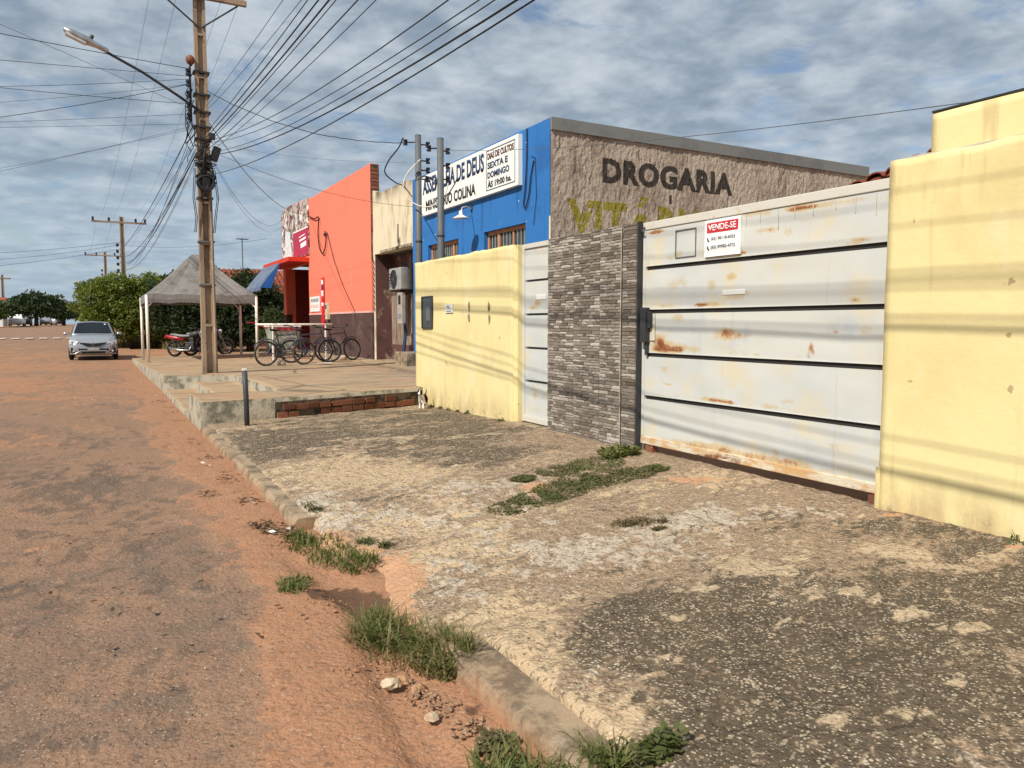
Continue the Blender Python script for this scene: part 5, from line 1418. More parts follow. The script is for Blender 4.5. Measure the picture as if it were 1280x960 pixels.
rl = thing('bike_rail', 'long white pipe rail behind the bicycles', 'railing', (5.2, 24, .3))
zg = ground_at(5.2, 24)
MB().tube([(4.25, 24.3, 1.385), (6.5, 23.9, 1.385)], .032, 8).build('top_pipe', M['white_pipe'], rl, smooth=True)
for x, y in ((4.75, 24.21), (6.3, 23.93)):
    MB().tube([(x, y, zg - .05), (x, y, 1.36)], .030, 8).build('leg', M['white_pipe'], rl)
ct = thing('street_cart', 'pale green box cart with a striped lid behind the white rail', 'cart', (5.3, 25.3, .3))
MB().loft([[(4.95, 25.2, .62), (5.70, 25.2, .62), (5.70, 25.8, .62), (4.95, 25.8, .62)], [(4.82, 25.1, 1.30), (5.80, 25.1, 1.30), (5.80, 25.9, 1.30), (4.82, 25.9, 1.30)]]).build('body', flat('pale_green_paint', (.42, .47, .40), .6, var=.5, scale=3), ct)
MB().box(4.80, 5.82, 25.08, 25.92, 1.302, 1.37).build('lid', M['white'], ct, bevel=.01)
for k in range(5):
    MB().box(4.86 + k * .19, 4.98 + k * .19, 25.072, 25.09, 1.18, 1.29).build('stripe', M['moto_red'], ct)
for x in (5.1, 5.8):
    MB().torus((x, 25.15, .55), (0, 1, 0), .2, .03, 20, 6).build('wheel', M['rubber'], ct)
MB().tube([(4.82, 25.5, 1.25), (4.4, 25.5, 1.45), (4.2, 25.5, 1.43)], .02, 6).build('handle', M['moto_red'], ct)

# ------------------------------------------------------------------ motorcycles
def motorcycle(loc, rz, label, mc):
    t = thing('motorcycle', label, 'motorcycle', loc, group='motorcycles parked under the tent', world=False, rz=rz)
    for c, nm in (((0, 0, .30), 'rear_wheel'), ((1.28, 0, .30), 'front_wheel')):
        wheel(t, c, .30, M['rubber'], M['chrome'], nm, .045)
    MB().loft([[(x, w * math.cos(a * .7854), z + h * math.sin(a * .7854)) for a in range(8)] for x, w, h, z in ((.62, .09, .06, .80), (.70, .13, .11, .82), (.85, .14, .12, .85), (.98, .10, .09, .86), (1.02, .05, .05, .86))]).build('fuel_tank', M['moto_dark'], t, smooth=True)
    MB().loft([[(x, w * math.cos(a * .7854), z + h * math.sin(a * .7854)) for a in range(8)] for x, w, h, z in ((-.12, .09, .03, .84), (.0, .12, .05, .82), (.35, .13, .055, .77), (.62, .11, .05, .78), (.68, .08, .04, .80))]).build('seat', M['seat'], t, smooth=True)
    MB().loft([[(x, w * math.cos(a * .7854), z + h * math.sin(a * .7854)) for a in range(8)] for x, w, h, z in ((-.32, .05, .04, .78), (-.2, .09, .07, .74), (.1, .10, .09, .70), (.42, .08, .07, .66))]).build('tail_cowl', mc, t, smooth=True)
    MB().ball((-.35, 0, .72), (.04, .07, .05), 8, 6).build('tail_lamp', M['moto_red'], t)
    e = MB(); e.box(.48, .82, -.14, .14, .28, .56); e.box(.62, .80, -.10, .10, .56, .72); e.cyl((.58, -.17, .36), (.58, .17, .36), .11, 12)
    e.build('engine', M['moto_dark'], t, bevel=.02)
    MB().tube([(.75, -.15, .42), (.66, -.17, .26), (.3, -.18, .26), (-.12, -.18, .34)], [.022, .022, .035, .045], 8).build('exhaust', M['chrome'], t, smooth=True)
    fr_ = MB()
    fr_.tube([(1.0, 0, .85), (.85, 0, .45), (.5, 0, .27)], .022, 6); fr_.tube([(.98, 0, .80), (.4, 0, .68), (-.15, 0, .75)], .02, 6)
    for s in (-.1, .1): fr_.tube([(.5, s, .36), (0, s, .30)], .02, 6); fr_.tube([(.05, s, .70), (0, s, .32)], .022, 6)
    fr_.build('frame', M['moto_dark'], t)
    fk = MB()
    for s in (-.09, .09): fk.tube([(1.0, s, .98), (1.28, s, .30)], .022, 8)
    fk.build('fork', M['chrome'], t)
    MB().tube([(.82, -.36, 1.06), (.95, -.2, 1.05), (1.0, 0, 1.0), (.95, .2, 1.05), (.82, .36, 1.06)], .014, 8).build('handlebar', M['darkmetal'], t, smooth=True)
    MB().ball((1.10, 0, .92), (.08, .09, .09), 10, 8).build('headlamp', M['lamp_glass'], t, smooth=True)
    pts = [(1.28 + .34 * math.cos(a), 0, .30 + .34 * math.sin(a)) for a in np.linspace(R(25), R(140), 8)]
    MB().tube(pts, .05, 6).build('front_mudguard', M['moto_dark'], t)
    for s in (-1, 1):
        MB().tube([(.93, .22 * s, 1.05), (.90, .28 * s, 1.22)], .007, 5).build('mirror_stem', M['darkmetal'], t)
        MB().ball((.90, .30 * s, 1.25), (.015, .06, .04), 8, 6).build('mirror', M['darkmetal'], t)
    MB().tube([(.4, .15, .28), (.36, .28, .02)], .012, 5).build('side_stand', M['darkmetal'], t)
    return t
motorcycle((2.55, 31.2, ground_at(2.5, 31.2)), R(-35), 'red motorcycle with its red tail towards the road under the tent', M['moto_red'])
motorcycle((3.1, 31.2, ground_at(3.1, 31.2)), R(8), 'dark motorcycle with long grey seat beside the red one', M['moto_dark'])

# ------------------------------------------------------------------ parked car
def car_front(loc, label, paint, group=None, rz=0):
    t = thing('parked_car', label, 'car', loc, group=group, world=False, rz=rz)
    # local: y forward away from the viewer = towards the tail, front bumper at y=0
    def ring(y, hw, zb, zt, crown, tuck):
        pts = []
        half = [(hw * .80, zb), (hw * .96, zb + .10), (hw, zb + (zt - zb) * .45), (hw * .985, zb + (zt - zb) * .72), (hw * tuck, zt - .03), (hw * .62, zt + crown * .7), (0, zt + crown)]
        for x, z in half: pts.append((x, y, z))
        for x, z in reversed(half[:-1]): pts.append((-x, y, z))
        return pts
    ST = [(0.0, .58, .30, .60, .02, .93), (.05, .70, .24, .68, .02, .93), (.18, .79, .20, .76, .03, .93), (.45, .835, .19, .86, .04, .92), (.80, .845, .19, .93, .045, .91), (1.12, .85, .19, .985, .04, .93), (1.6, .85, .19, 1.0, .02, .95), (2.6, .85, .19, 1.02, .02, .95), (3.4, .845, .22, 1.02, .03, .94), (3.9, .82, .26, .98, .03, .92), (4.15, .72, .32, .86, .02, .9)]
    MB().loft([ring(*s) for s in ST]).build('body', paint, t, smooth=True)
    def gh(y, hw, z0, hwt, z1):
        return [(hw, y, z0), (hwt + .02, y, z1 - .06), (hwt - .06, y, z1), (0, y, z1 + .025), (-hwt + .06, y, z1), (-hwt - .02, y, z1 - .06), (-hw, y, z0)]
    MB().loft([gh(1.10, .76, .97, .74, .99), gh(1.42, .765, .99, .665, 1.22), gh(1.80, .77, 1.0, .60, 1.455), gh(2.3, .77, 1.0, .60, 1.49), (gh(3.0, .77, 1.0, .60, 1.46)), gh(3.55, .76, 1.0, .64, 1.22), gh(3.85, .74, .98, .72, 1.0)]).build('cabin', paint, t, smooth=True)
    wsm = MB()
    def wp(x, y, z): return (x, y - .016, z + .012)
    wsm.add([wp(-.66, 1.155, 1.03), wp(-.33, 1.135, 1.035), wp(0, 1.13, 1.04), wp(.33, 1.135, 1.035), wp(.66, 1.155, 1.03), wp(.535, 1.76, 1.425), wp(.27, 1.76, 1.455), wp(0, 1.76, 1.462), wp(-.27, 1.76, 1.455), wp(-.535, 1.76, 1.425)], [(0, 1, 8, 9), (1, 2, 7, 8), (2, 3, 6, 7), (3, 4, 5, 6)])
    ws = wsm.build('windshield', M['glass'], t, smooth=True)
    MB().add([wp(.40, 1.70, 1.39), wp(.46, 1.70, 1.39), wp(.46, 1.66, 1.36), wp(.40, 1.66, 1.36)], [(0, 1, 2, 3)]).build('sticker', M['plain_white'], ws).location = (0, -.012, .006)
    MB().obox((0, 1.70, 1.40), (.10, .03, .05)).build('rear_view_mirror', M['darkmetal'], ws)
    for s in (-1, 1):
        MB().add([(s * .772, 1.35, 1.03), (s * .645, 1.80, 1.40), (s * .632, 2.25, 1.435), (s * .778, 2.25, 1.04)], [(0, 1, 2, 3)]).build('side_window', M['glass'], t)
        MB().add([(s * .778, 2.30, 1.04), (s * .632, 2.30, 1.435), (s * .645, 2.95, 1.41), (s * .778, 3.35, 1.05)], [(0, 1, 2, 3)]).build('side_window', M['glass'], t)
        mr_ = MB().ball((s * .93, 1.32, 1.02), (.11, .06, .065), 10, 8).build('door_mirror', paint, t, smooth=True)
        MB().tube([(s * .80, 1.36, 1.0), (s * .88, 1.33, 1.0)], .02, 6).build('stem', M['darkmetal'], mr_)
        hl = MB(); hl.add([(s * .80, .22, .80), (s * .50, .045, .735), (s * .52, .02, .66), (s * .66, .055, .62), (s * .80, .17, .65)], [(0, 1, 2, 3, 4)])
        h_ = hl.build('headlight', M['lamp_glass'], t)
        sd_ = h_.modifiers.new('thickness', 'SOLIDIFY'); sd_.thickness = .03; sd_.offset = 0
        MB().ball((s * .70, .06, .70), (.05, .03, .045), 8, 6).build('reflector', M['chrome'], h_)
        MB().add([(s * .76, .06, .50), (s * .46, -.012, .47), (s * .44, -.012, .40), (s * .56, .0, .30), (s * .76, .07, .30)], [(0, 1, 2, 3, 4)]).build('fog_lamp_recess', M['rubber'], t).modifiers.new('thickness', 'SOLIDIFY').thickness = .025
        MB().ball((s * .66, .02, .36), (.04, .02, .035), 8, 6).build('fog_lamp', M['lamp_glass'], t)
        for y in (.72, 3.25):
            tw = MB().torus((s * .76, y, .30), (1, 0, 0), .21, .09, 24, 8).build('tyre', M['rubber'], t, smooth=True)
            MB().cyl((s * .70, y, .30), (s * .82, y, .30), .17, 16).build('rim', M['chrome'], tw)
    MB().add([(-.50, -.008, .70), (0, -.03, .655), (.50, -.008, .70), (.30, -.035, .60), (.20, -.04, .545), (-.20, -.04, .545), (-.30, -.035, .60)], [(0, 1, 2, 3, 4, 5, 6)]).build('grille', M['rubber'], t).modifiers.new('thickness', 'SOLIDIFY').thickness = .02
    MB().torus((0, -.05, .635), (0, 1, 0), .05, .01, 18, 6).build('emblem', M['chrome'], t)
    MB().box(-.44, .44, -.025, .02, .40, .46).build('air_intake', M['rubber'], t)
    MB().box(-.40, .40, -.02, .03, .27, .34).build('lower_intake', M['rubber'], t)
    MB().box(-.20, .20, -.045, -.026, .405, .495).build('number_plate', M['plate'], t)
    lip = MB().tube([(-.80, .10, .26), (-.62, .0, .27), (-.44, -.02, .375), (0, -.03, .375), (.44, -.02, .375), (.62, .0, .27), (.80, .10, .26)], .022, 6).build('bumper_trim', paint, t, smooth=True)
    MB().tube([(0, 2.2, 1.51), (0, 2.28, 1.60)], .008, 5).build('antenna', M['darkmetal'], t)
    return t
car_front((-.12, 33.6, 0), 'silver hatchback parked facing the viewer at the kerb by the tent', M['car'])
for k, (u, y, pm) in enumerate(((27, 118, 'plain_white'), (36, 131, 'moto_dark'), (62, 150, 'car'), (68, 160, 'plain_white'), (77, 172, 'moto_dark'))):
    d = _F + _R * ((u - 640) / FPX)
    x = d.x / d.y * y
    c = car_front((x, y, float(rise(y)) + .02), ['white car parked far down the street under the left trees', 'dark car just beyond the white car under the left trees', 'grey car further down the street beside the roadside trees', 'white car far down the street beyond the grey car', 'tiny dark car at the end of the street'][k], M[pm], rz=R(180), group=None)

# ------------------------------------------------------------------ trees
def leaf_cloud(name, blobs_, n, size, m_, parent, flatten=1.0, shell=.55, seed=0):
    r = np.random.default_rng(seed + 100)
    vol = np.array([b[3] * b[4] * b[5] for b in blobs_]); cnt = (n * vol ** .7 / (vol ** .7).sum()).astype(int)
    P = []
    for b, c in zip(blobs_, cnt):
        d = r.normal(size=(c, 3)); d /= np.linalg.norm(d, axis=1)[:, None]
        rad = shell + (1 - shell) * r.random(c) ** .7
        lump = 1 + .22 * np.sin(d[:, 0] * 5 + b[0]) * np.cos(d[:, 2] * 6 + b[1]) + .12 * np.sin(d[:, 1] * 11 + d[:, 2] * 7)
        P.append(np.array(b[:3]) + d * np.array(b[3:6]) * (rad * lump)[:, None])
    P = np.concatenate(P); k = len(P)
    a = r.normal(size=(k, 3)); a /= np.linalg.norm(a, axis=1)[:, None]
    b2 = r.normal(size=(k, 3)); b2 = np.cross(a, b2); b2 /= np.linalg.norm(b2, axis=1)[:, None]
    s = size * (.6 + .8 * r.random(k))[:, None]
    v = np.stack([P - a * s, P + b2 * s * .45, P + a * s, P - b2 * s * .45], 1).reshape(-1, 3)
    me = bpy.data.meshes.new(name)
    me.vertices.add(4 * k); me.vertices.foreach_set('co', v.ravel())
    me.loops.add(4 * k); me.loops.foreach_set('vertex_index', np.arange(4 * k))
    me.polygons.add(k); me.polygons.foreach_set('loop_start', np.arange(0, 4 * k, 4)); me.polygons.foreach_set('loop_total', np.full(k, 4))
    me.update(calc_edges=True)
    return obj(name, me, m_, parent)
def tree(x, y, label, blobs_, n, size, m_, trunk=(.22, 1.6), seed=0, group=None, zs=0.92):
    t = thing('tree', label, 'tree', (x, y, float(rise(y))), group=group)
    zb = float(rise(y)); blobs_ = [(b[0], b[1], b[2] * zs, b[3], b[4], b[5] * zs) for b in blobs_]
    leaf_cloud('crown', [(x + b[0], y + b[1], b[2] + zb, b[3], b[4], b[5]) for b in blobs_], n, size, m_, t, seed=seed)
    tr = MB()
    tr.tube([(x, y, zb - .1), (x + .05, y, zb + trunk[1] * .5), (x - .04, y + .05, zb + trunk[1])], [trunk[0], trunk[0] * .8, trunk[0] * .7], 10)
    for k, b in enumerate(blobs_[:5]):
        tr.tube([(x - .04, y + .05, zb + trunk[1] * .9), (x + b[0] * .5, y + b[1] * .5, zb + (trunk[1] + b[2]) / 2 - .1), (x + b[0] * .9, y + b[1] * .9, zb + b[2])], [trunk[0] * .5, trunk[0] * .35, trunk[0] * .12], 7)
    tr.build('trunk', M['bark'], t, smooth=True)
    return t
tree(1.55, 46, 'dense clipped tree with yellow-green leaves behind the silver car', [(0, 0, 3.0, 1.7, 1.7, 1.6), (-1.5, -.2, 3.0, 1.1, 1.2, 1.35), (1.5, 0, 3.1, 1.3, 1.4, 1.5), (.4, -.9, 2.2, 1.7, 1.0, 1.1), (-.6, -.6, 3.9, 1.1, 1.0, .8), (1.2, -.3, 4.0, 1.1, 1.1, .8), (-1.4, -.6, 2.0, .9, .9, .9), (2.4, .2, 3.0, 1.0, 1.0, 1.2), (-.8, -.5, 1.25, 1.2, .9, .8), (.9, -.5, 1.2, 1.4, .9, .8), (2.2, .0, 1.6, 1.1, .9, 1.1), (-1.7, 0, 3.6, .8, .9, .7)], 30000, .085, M['leaf_bright'], seed=1, zs=.83)
tree(4.2, 41.5, 'dark bushy tree directly behind the tent', [(0, 0, 2.6, 1.6, 1.5, 1.7), (1.3, 0, 2.8, 1.3, 1.3, 1.5), (-1.1, .2, 2.5, 1.1, 1.2, 1.5), (.3, -.4, 1.4, 1.6, 1.0, 1.1), (.2, 0, 3.6, 1.2, 1.1, .9), (1.8, -.2, 1.5, 1.3, 1.0, 1.2)], 15000, .11, M['leaf_dark'], seed=2)
tree(6.9, 41, 'dark tree between the tent and the tiled roof', [(0, 0, 2.7, 1.4, 1.4, 1.6), (-1.0, -.3, 2.0, 1.2, 1.1, 1.4), (.9, 0, 2.3, 1.1, 1.1, 1.4), (.2, 0, 3.5, 1.0, 1.0, .9), (-.4, -.5, 1.2, 1.4, .9, 1.0)], 12000, .11, M['leaf_dark'], seed=3)
tree(4.0, 50, 'mid green tree rising behind the clipped yellow-green tree', [(0, 0, 3.2, 1.7, 1.6, 1.5), (1.5, .2, 3.4, 1.3, 1.3, 1.3), (-1.2, 0, 3.0, 1.3, 1.3, 1.4), (.3, 0, 2.0, 1.8, 1.3, 1.2)], 10000, .12, M['leaf_mid'], seed=4, zs=.85)
FT = [(-10.8, 112, 3.4, 3.4, 'low dark tree at the left roadside above the parked white cars'), (-7.2, 124, 4.9, 4.6, 'broad dark tree spreading over the far left roadside'), (-4.4, 138, 3.9, 4.2, 'rounded dark tree further along the left roadside'), (-2.0, 165, 3.8, 4.4, 'hazy tree closing the end of the street'),
      (.8, 190, 4.2, 5.0, 'hazy tree at the far end behind the silver car'), (-14.5, 126, 4.4, 4.2, 'dark tree at the roadside beyond the leftmost house')]
for k, (x, y, h, w_, lab) in enumerate(FT):
    tree(x, y, lab, [(0, 0, h * .72, w_ * .55, w_ * .55, h * .33), (-w_ * .4, 0, h * .65, w_ * .4, w_ * .4, h * .3), (w_ * .4, 0, h * .68, w_ * .4, w_ * .4, h * .3), (0, -w_ * .3, h * .5, w_ * .6, w_ * .4, h * .25)], 3500, .24, M['leaf_mid'] if k in (0, 3, 4) else M['leaf_dark'], trunk=(.3, h * .5), seed=20 + k)
RT = [(5, 62), (9, 66), (13, 60), (8, 80), (3.4, 84), (12, 90)]
for k, (x, y) in enumerate(RT):
    tree(x, y, ['leafy tree filling the block behind the tent', 'leafy tree behind the tiled house', 'leafy tree behind the coral shop', 'distant tree deep behind the tent', 'distant roadside tree behind the far pole', 'distant tree deep behind the coral shop'][k], [(0, 0, 3.0, 2.2, 2.0, 1.5), (1.6, 0, 2.6, 1.6, 1.5, 1.5), (-1.6, 0, 2.6, 1.7, 1.5, 1.5), (0, -1, 1.6, 2.2, 1.2, 1.3)], 5000, .17, M['leaf_mid'], seed=40 + k)
# potted shrub beside the shop entrance
ptd = thing('potted_shrub', 'small green shrub in a dark pot under the blue awning', 'plant', (6.0, 30.6, .3))
leaf_cloud('foliage', [(6.0, 30.6, 1.55, .45, .45, .5), (5.8, 30.5, 1.2, .4, .4, .35)], 1300, .06, M['leaf_mid'], ptd, seed=9)
MB().loft([[(6.0 + r * math.cos(a * .6283), 30.6 + r * math.sin(a * .6283), z) for a in range(10)] for r, z in ((.22, .28), (.30, .75), (.33, .76), (.28, .72))]).build('pot', M['brown_band'], ptd)
MB().tube([(6.0, 30.6, .7), (5.95, 30.6, 1.2), (6.0, 30.6, 1.5)], .03, 6).build('stem', M['bark'], ptd)

# tiled house beyond the tent, with antenna
fh = thing('tiled_house', 'low house with red tiled roof behind the tent', 'building', (9, 48, 0))
MB().box(6.8, 12.5, 46.2, 52, -.1, 3.2).build('wall', M['maroon'], fh)
rf2 = MB().poly([(6.4, 45.8, 3.05), (12.9, 45.8, 3.05), (12.9, 49, 4.6), (6.4, 49, 4.6)], (0, 0, .06)).build('roof', M['tile'], fh)
for i in range(22):
    for j in range(4):
        o = bpy.data.objects.new('roof_tile', tme); COL.objects.link(o); o.parent = rf2
        o.location = (6.55 + i * .28, 45.75 + j * .78, 3.12 + j * .38); o.rotation_euler = (math.atan(1.55 / 3.2), 0, 0); o.scale = (1.6, 2.1, 1.5)
MB().box(8.0, 10.0, 49.2, 50.4, 3.2, 4.75).build('water_tank_box', M['platform_face'], fh)
at_ = thing('roof_antenna', 'thin television antenna mast above the red tiled roof', 'antenna', (7.3, 46, 3.3))
MB().tube([(7.55, 46.6, 3.3), (7.55, 46.6, 6.3)], .03, 6).build('mast', M['steel'], at_)
for k in range(4):
    MB().tube([(7.2 + .02 * k, 46.6 + .1 * k - .2, 6.25), (7.9 - .02 * k, 46.6 + .1 * k - .2, 6.25)], .014, 5).build('element', M['steel'], at_)
MB().tube([(7.55, 46.3, 6.25), (7.55, 47.1, 6.25)], .014, 5).build('boom', M['steel'], at_)
# far left houses
for k, (x, y, w_, h, mm_, lab) in enumerate(((-13.5, 118, 6, 3.2, 'white', 'pale low house behind the roadside trees at far left'), (-11.5, 140, 5, 2.6, 'dirty_white', 'cream garden wall house under the far left trees'))):
    hh = thing('distant_house', lab, 'building', (x, y, 0))
    h += float(rise(y)) - .6; r0_ = float(rise(y)) - .3
    MB().box(x - w_, x + w_ * .5, y, y + 6, -.1, h).build('wall', M[mm_], hh)
    MB().loft([[(x - w_ - .3, y - .3, h), (x - w_ - .3, y + 3, h + 1.2), (x - w_ - .3, y + 6.3, h)], [(x + w_ * .5 + .3, y - .3, h), (x + w_ * .5 + .3, y + 3, h + 1.2), (x + w_ * .5 + .3, y + 6.3, h)]]).build('roof', M['tile'], hh)
    for q in range(3):
        MB().box(x - w_ * .8 + q * w_ * .45, x - w_ * .8 + q * w_ * .45 + .9, y - .03, y + .02, r0_ + 1.0, r0_ + 2.1).build('window', M['pane'], hh)
# raised crossing marks far down the road
for k in range(9):
    xx = -7.6 + k * .82
    o = MB().box(xx, xx + .48, 62, 63.6, .41, .425).build('painted_mark', M['plain_white'], road)
fpole = h_pole(-11.2, 128, 1.1, 8.2, 'lone far utility pole above the trees at the left roadside', detail=False, w0=.4, w1=.3)
MB().box(-12.2, -10.2, 127.9, 128.05, 7.6, 7.8).build('crossarm', M['pole'], fpole)

# ------------------------------------------------------------------ dog
def dog():
    t = thing('dog', 'small black and white dog standing at the foot of yellow wall', 'dog', (4.44, 11.15, .085), world=False, rz=R(232))
    t.scale = (.45, .45, .45)
    # skeleton: x forward
    J = {'pel': (-.20, 0, .42), 'mid': (0, 0, .41), 'che': (.18, 0, .41), 'neck': (.30, 0, .50), 'head': (.38, 0, .58), 'muz': (.50, 0, .545), 'nose': (.56, 0, .54),
         'tail1': (-.30, 0, .46), 'tail2': (-.40, 0, .55), 'tail3': (-.43, 0, .64)}
    Rd = {'pel': .085, 'mid': .08, 'che': .10, 'neck': .065, 'head': .072, 'muz': .036, 'nose': .022, 'tail1': .025, 'tail2': .018, 'tail3': .010}
    E = [('pel', 'mid'), ('mid', 'che'), ('che', 'neck'), ('neck', 'head'), ('head', 'muz'), ('muz', 'nose'), ('pel', 'tail1'), ('tail1', 'tail2'), ('tail2', 'tail3')]
    for s, n_ in ((1, 'l'), (-1, 'r')):
        off = .03 * s
        J.update({'fs' + n_: (.20, .07 * s, .32), 'fe' + n_: (.17 + off, .075 * s, .20), 'fw' + n_: (.19 + off, .075 * s, .09), 'fp' + n_: (.23 + off, .075 * s, .022),
                  'hh' + n_: (-.20, .07 * s, .34), 'hk' + n_: (-.13 - off, .075 * s, .24), 'ho' + n_: (-.26 - off, .075 * s, .13), 'hp' + n_: (-.23 - off, .075 * s, .022), 'ear' + n_: (.345, .055 * s, .65), 'ea' + n_: (.34, .075 * s, .70)})
        Rd.update({'fs' + n_: .05, 'fe' + n_: .034, 'fw' + n_: .022, 'fp' + n_: .026, 'hh' + n_: .06, 'hk' + n_: .045, 'ho' + n_: .022, 'hp' + n_: .026, 'ear' + n_: .024, 'ea' + n_: .008})
        E += [('che', 'fs' + n_), ('fs' + n_, 'fe' + n_), ('fe' + n_, 'fw' + n_), ('fw' + n_, 'fp' + n_), ('pel', 'hh' + n_), ('hh' + n_, 'hk' + n_), ('hk' + n_, 'ho' + n_), ('ho' + n_, 'hp' + n_), ('head', 'ear' + n_), ('ear' + n_, 'ea' + n_)]
    names = list(J); me = bpy.data.meshes.new('body')
    me.from_pydata([J[k] for k in names], [(names.index(a), names.index(b)) for a, b in E], [])
    o = bpy.data.objects.new('body', me); COL.objects.link(o)
    sk = o.modifiers.new('skin', 'SKIN'); sk.use_smooth_shade = True
    for k, sv in zip(names, me.skin_vertices[0].data):
        sv.radius = (Rd[k], Rd[k]); sv.use_root = (k == 'pel')
    sb_ = o.modifiers.new('sub', 'SUBSURF'); sb_.levels = 2; sb_.render_levels = 2
    bpy.context.view_layer.update()
    m2 = bpy.data.meshes.new_from_object(o.evaluated_get(bpy.context.evaluated_depsgraph_get()))
    bpy.data.objects.remove(o)
    co = np.array([v.co[:] for v in m2.vertices])
    pa = np.where((co[:, 2] > .33) & (co[:, 0] < .16), 1.0, 0) + np.where((co[:, 2] > .52) & (co[:, 0] > .27) & (co[:, 0] < .46) & (np.abs(co[:, 1]) > .018), 1.0, 0) + np.where((co[:, 0] < -.1) & (co[:, 2] > .2), .8, 0)
    a_ = m2.attributes.new('patch', 'FLOAT', 'POINT'); a_.data.foreach_set('value', np.clip(pa, 0, 1).astype(np.float32))
    m2.materials.clear()
    body = obj('body', m2, M['dog_fur'], t, smooth=True)
    for s in (-1, 1):
        MB().ball((.435, .035 * s, .60), .011, 8, 6).build('eye', M['black'], t)
    MB().ball((.575, 0, .548), (.016, .018, .014), 8, 6).build('nose', M['black'], t)
    return t
dog()

# ------------------------------------------------------------------ grass, weeds, stones, litter
def zsurf(x, y):
    return float(walk_z(np.array(x), np.array(y))) if x > 1.25 else 0.01
def grass_clump(name, label, pts, n, h, m_, kind='stuff', spread=.12, width=.006, lean=.5, seed=0):
    r = random.Random(seed); b = MB()
    for _ in range(n):
        cx, cy, rad = r.choice(pts)
        a = r.uniform(0, 2 * math.pi); q = rad * math.sqrt(r.random())
        x, y = cx + q * math.cos(a), cy + q * math.sin(a)
        z = zsurf(x, y) - .01 + (float(rise(y)) - .1 if y > 30 else 0)
        hh = h * r.choice((.35, .6, .8, 1.0, 1.25)) * r.uniform(.7, 1.1) * (1 - .5 * (q / rad) ** 2); d = r.uniform(0, 2 * math.pi); ln = hh * lean * r.uniform(.3, 1.4)
        w_ = width * r.uniform(.6, 1.3); px, py = -math.sin(d) * w_, math.cos(d) * w_
        p1 = (x + math.cos(d) * ln * .25, y + math.sin(d) * ln * .25, z + hh * .55); p2 = (x + math.cos(d) * ln * .7, y + math.sin(d) * ln * .7, z + hh * .9); p3 = (x + math.cos(d) * ln * 1.2, y + math.sin(d) * ln * 1.2, z + hh * .95)
        b.add([(x - px, y - py, z), (x + px, y + py, z), (p1[0] + px * .9, p1[1] + py * .9, p1[2]), (p1[0] - px * .9, p1[1] - py * .9, p1[2]), (p2[0] + px * .6, p2[1] + py * .6, p2[2]), (p2[0] - px * .6, p2[1] - py * .6, p2[2]), p3], [(0, 1, 2, 3), (3, 2, 4, 5), (5, 4, 6)])
    me = bpy.data.meshes.new(name); me.from_pydata(b.v, [], b.f)
    o = obj(name, me, m_)
    return tag(o, label, 'grass', kind=kind)
grass_clump('grass_tuft', 'tall green grass tuft growing at the broken kerb in front of the driveway', [(1.12, 3.10, .12), (1.17, 2.92, .11), (1.08, 3.30, .11), (1.20, 2.76, .09), (1.04, 3.18, .09)], 950, .125, M['grass'], seed=1, lean=1.1, width=.0034)
grass_clump('dry_grass', 'dry straw blades mixed into the tall grass tuft by the kerb', [(1.14, 3.0, .2), (1.20, 2.8, .13), (1.06, 3.25, .14)], 420, .12, M['drygrass'], seed=2, lean=1.2, width=.0034)
grass_clump('grass_tuft', 'shorter grass tuft at the kerb end beside the dead leaves', [(1.16, 4.75, .16), (1.20, 4.45, .16), (1.28, 4.22, .12), (1.12, 4.95, .10)], 1000, .075, M['grass'], seed=3, lean=.9, width=.0036)
grass_clump('grass_tuft', 'small grass tuft on red earth at the asphalt edge', [(.90, 4.12, .10), (.86, 4.02, .08)], 300, .05, M['grass'], seed=4, lean=.9, width=.004)
grass_clump('grass_tuft', 'lush grass tuft below the near kerb stones', [(1.06, 1.97, .13), (1.17, 1.84, .11), (1.00, 1.86, .12), (1.26, 1.76, .08)], 1050, .10, M['grass'], seed=5, lean=1.1, width=.0036)
grass_clump('grass_patch', 'low dry grass growing out of the broken hole in the concrete', [(3.12, 3.98, .13), (3.0, 4.0, .10), (3.25, 3.92, .08), (3.10, 3.78, .05), (3.3, 3.7, .07)], 1500, .028, M['brownweed'], seed=6, lean=1.2, width=.004)
grass_clump('grass_tuft', 'small grass tuft in the cracked kerb', [(1.26, 5.42, .07), (1.30, 5.30, .05), (1.42, 4.55, .06), (1.5, 4.4, .05)], 500, .05, M['weed'], seed=7, lean=1.1, width=.005)
grass_clump('grass_patch', 'rough grass growing on the corner behind the silver car', [(2.2, 48.5, 2.2), (3.4, 47, 1.5), (1.6, 50, 1.6), (4.6, 45, 1.6)], 5000, .75, M['drygrass'], seed=8, width=.04)
grass_clump('grass_tuft', 'tiny dark weeds along the foot of the yellow wall', [(4.66, 12.0 - k * .33, .04) for k in range(7)] + [(4.64, 8.9, .06), (4.66, 2.45, .08), (4.65, 2.3, .06), (4.66, 11.4, .05)], 520, .06, M['weed'], seed=12, width=.005)

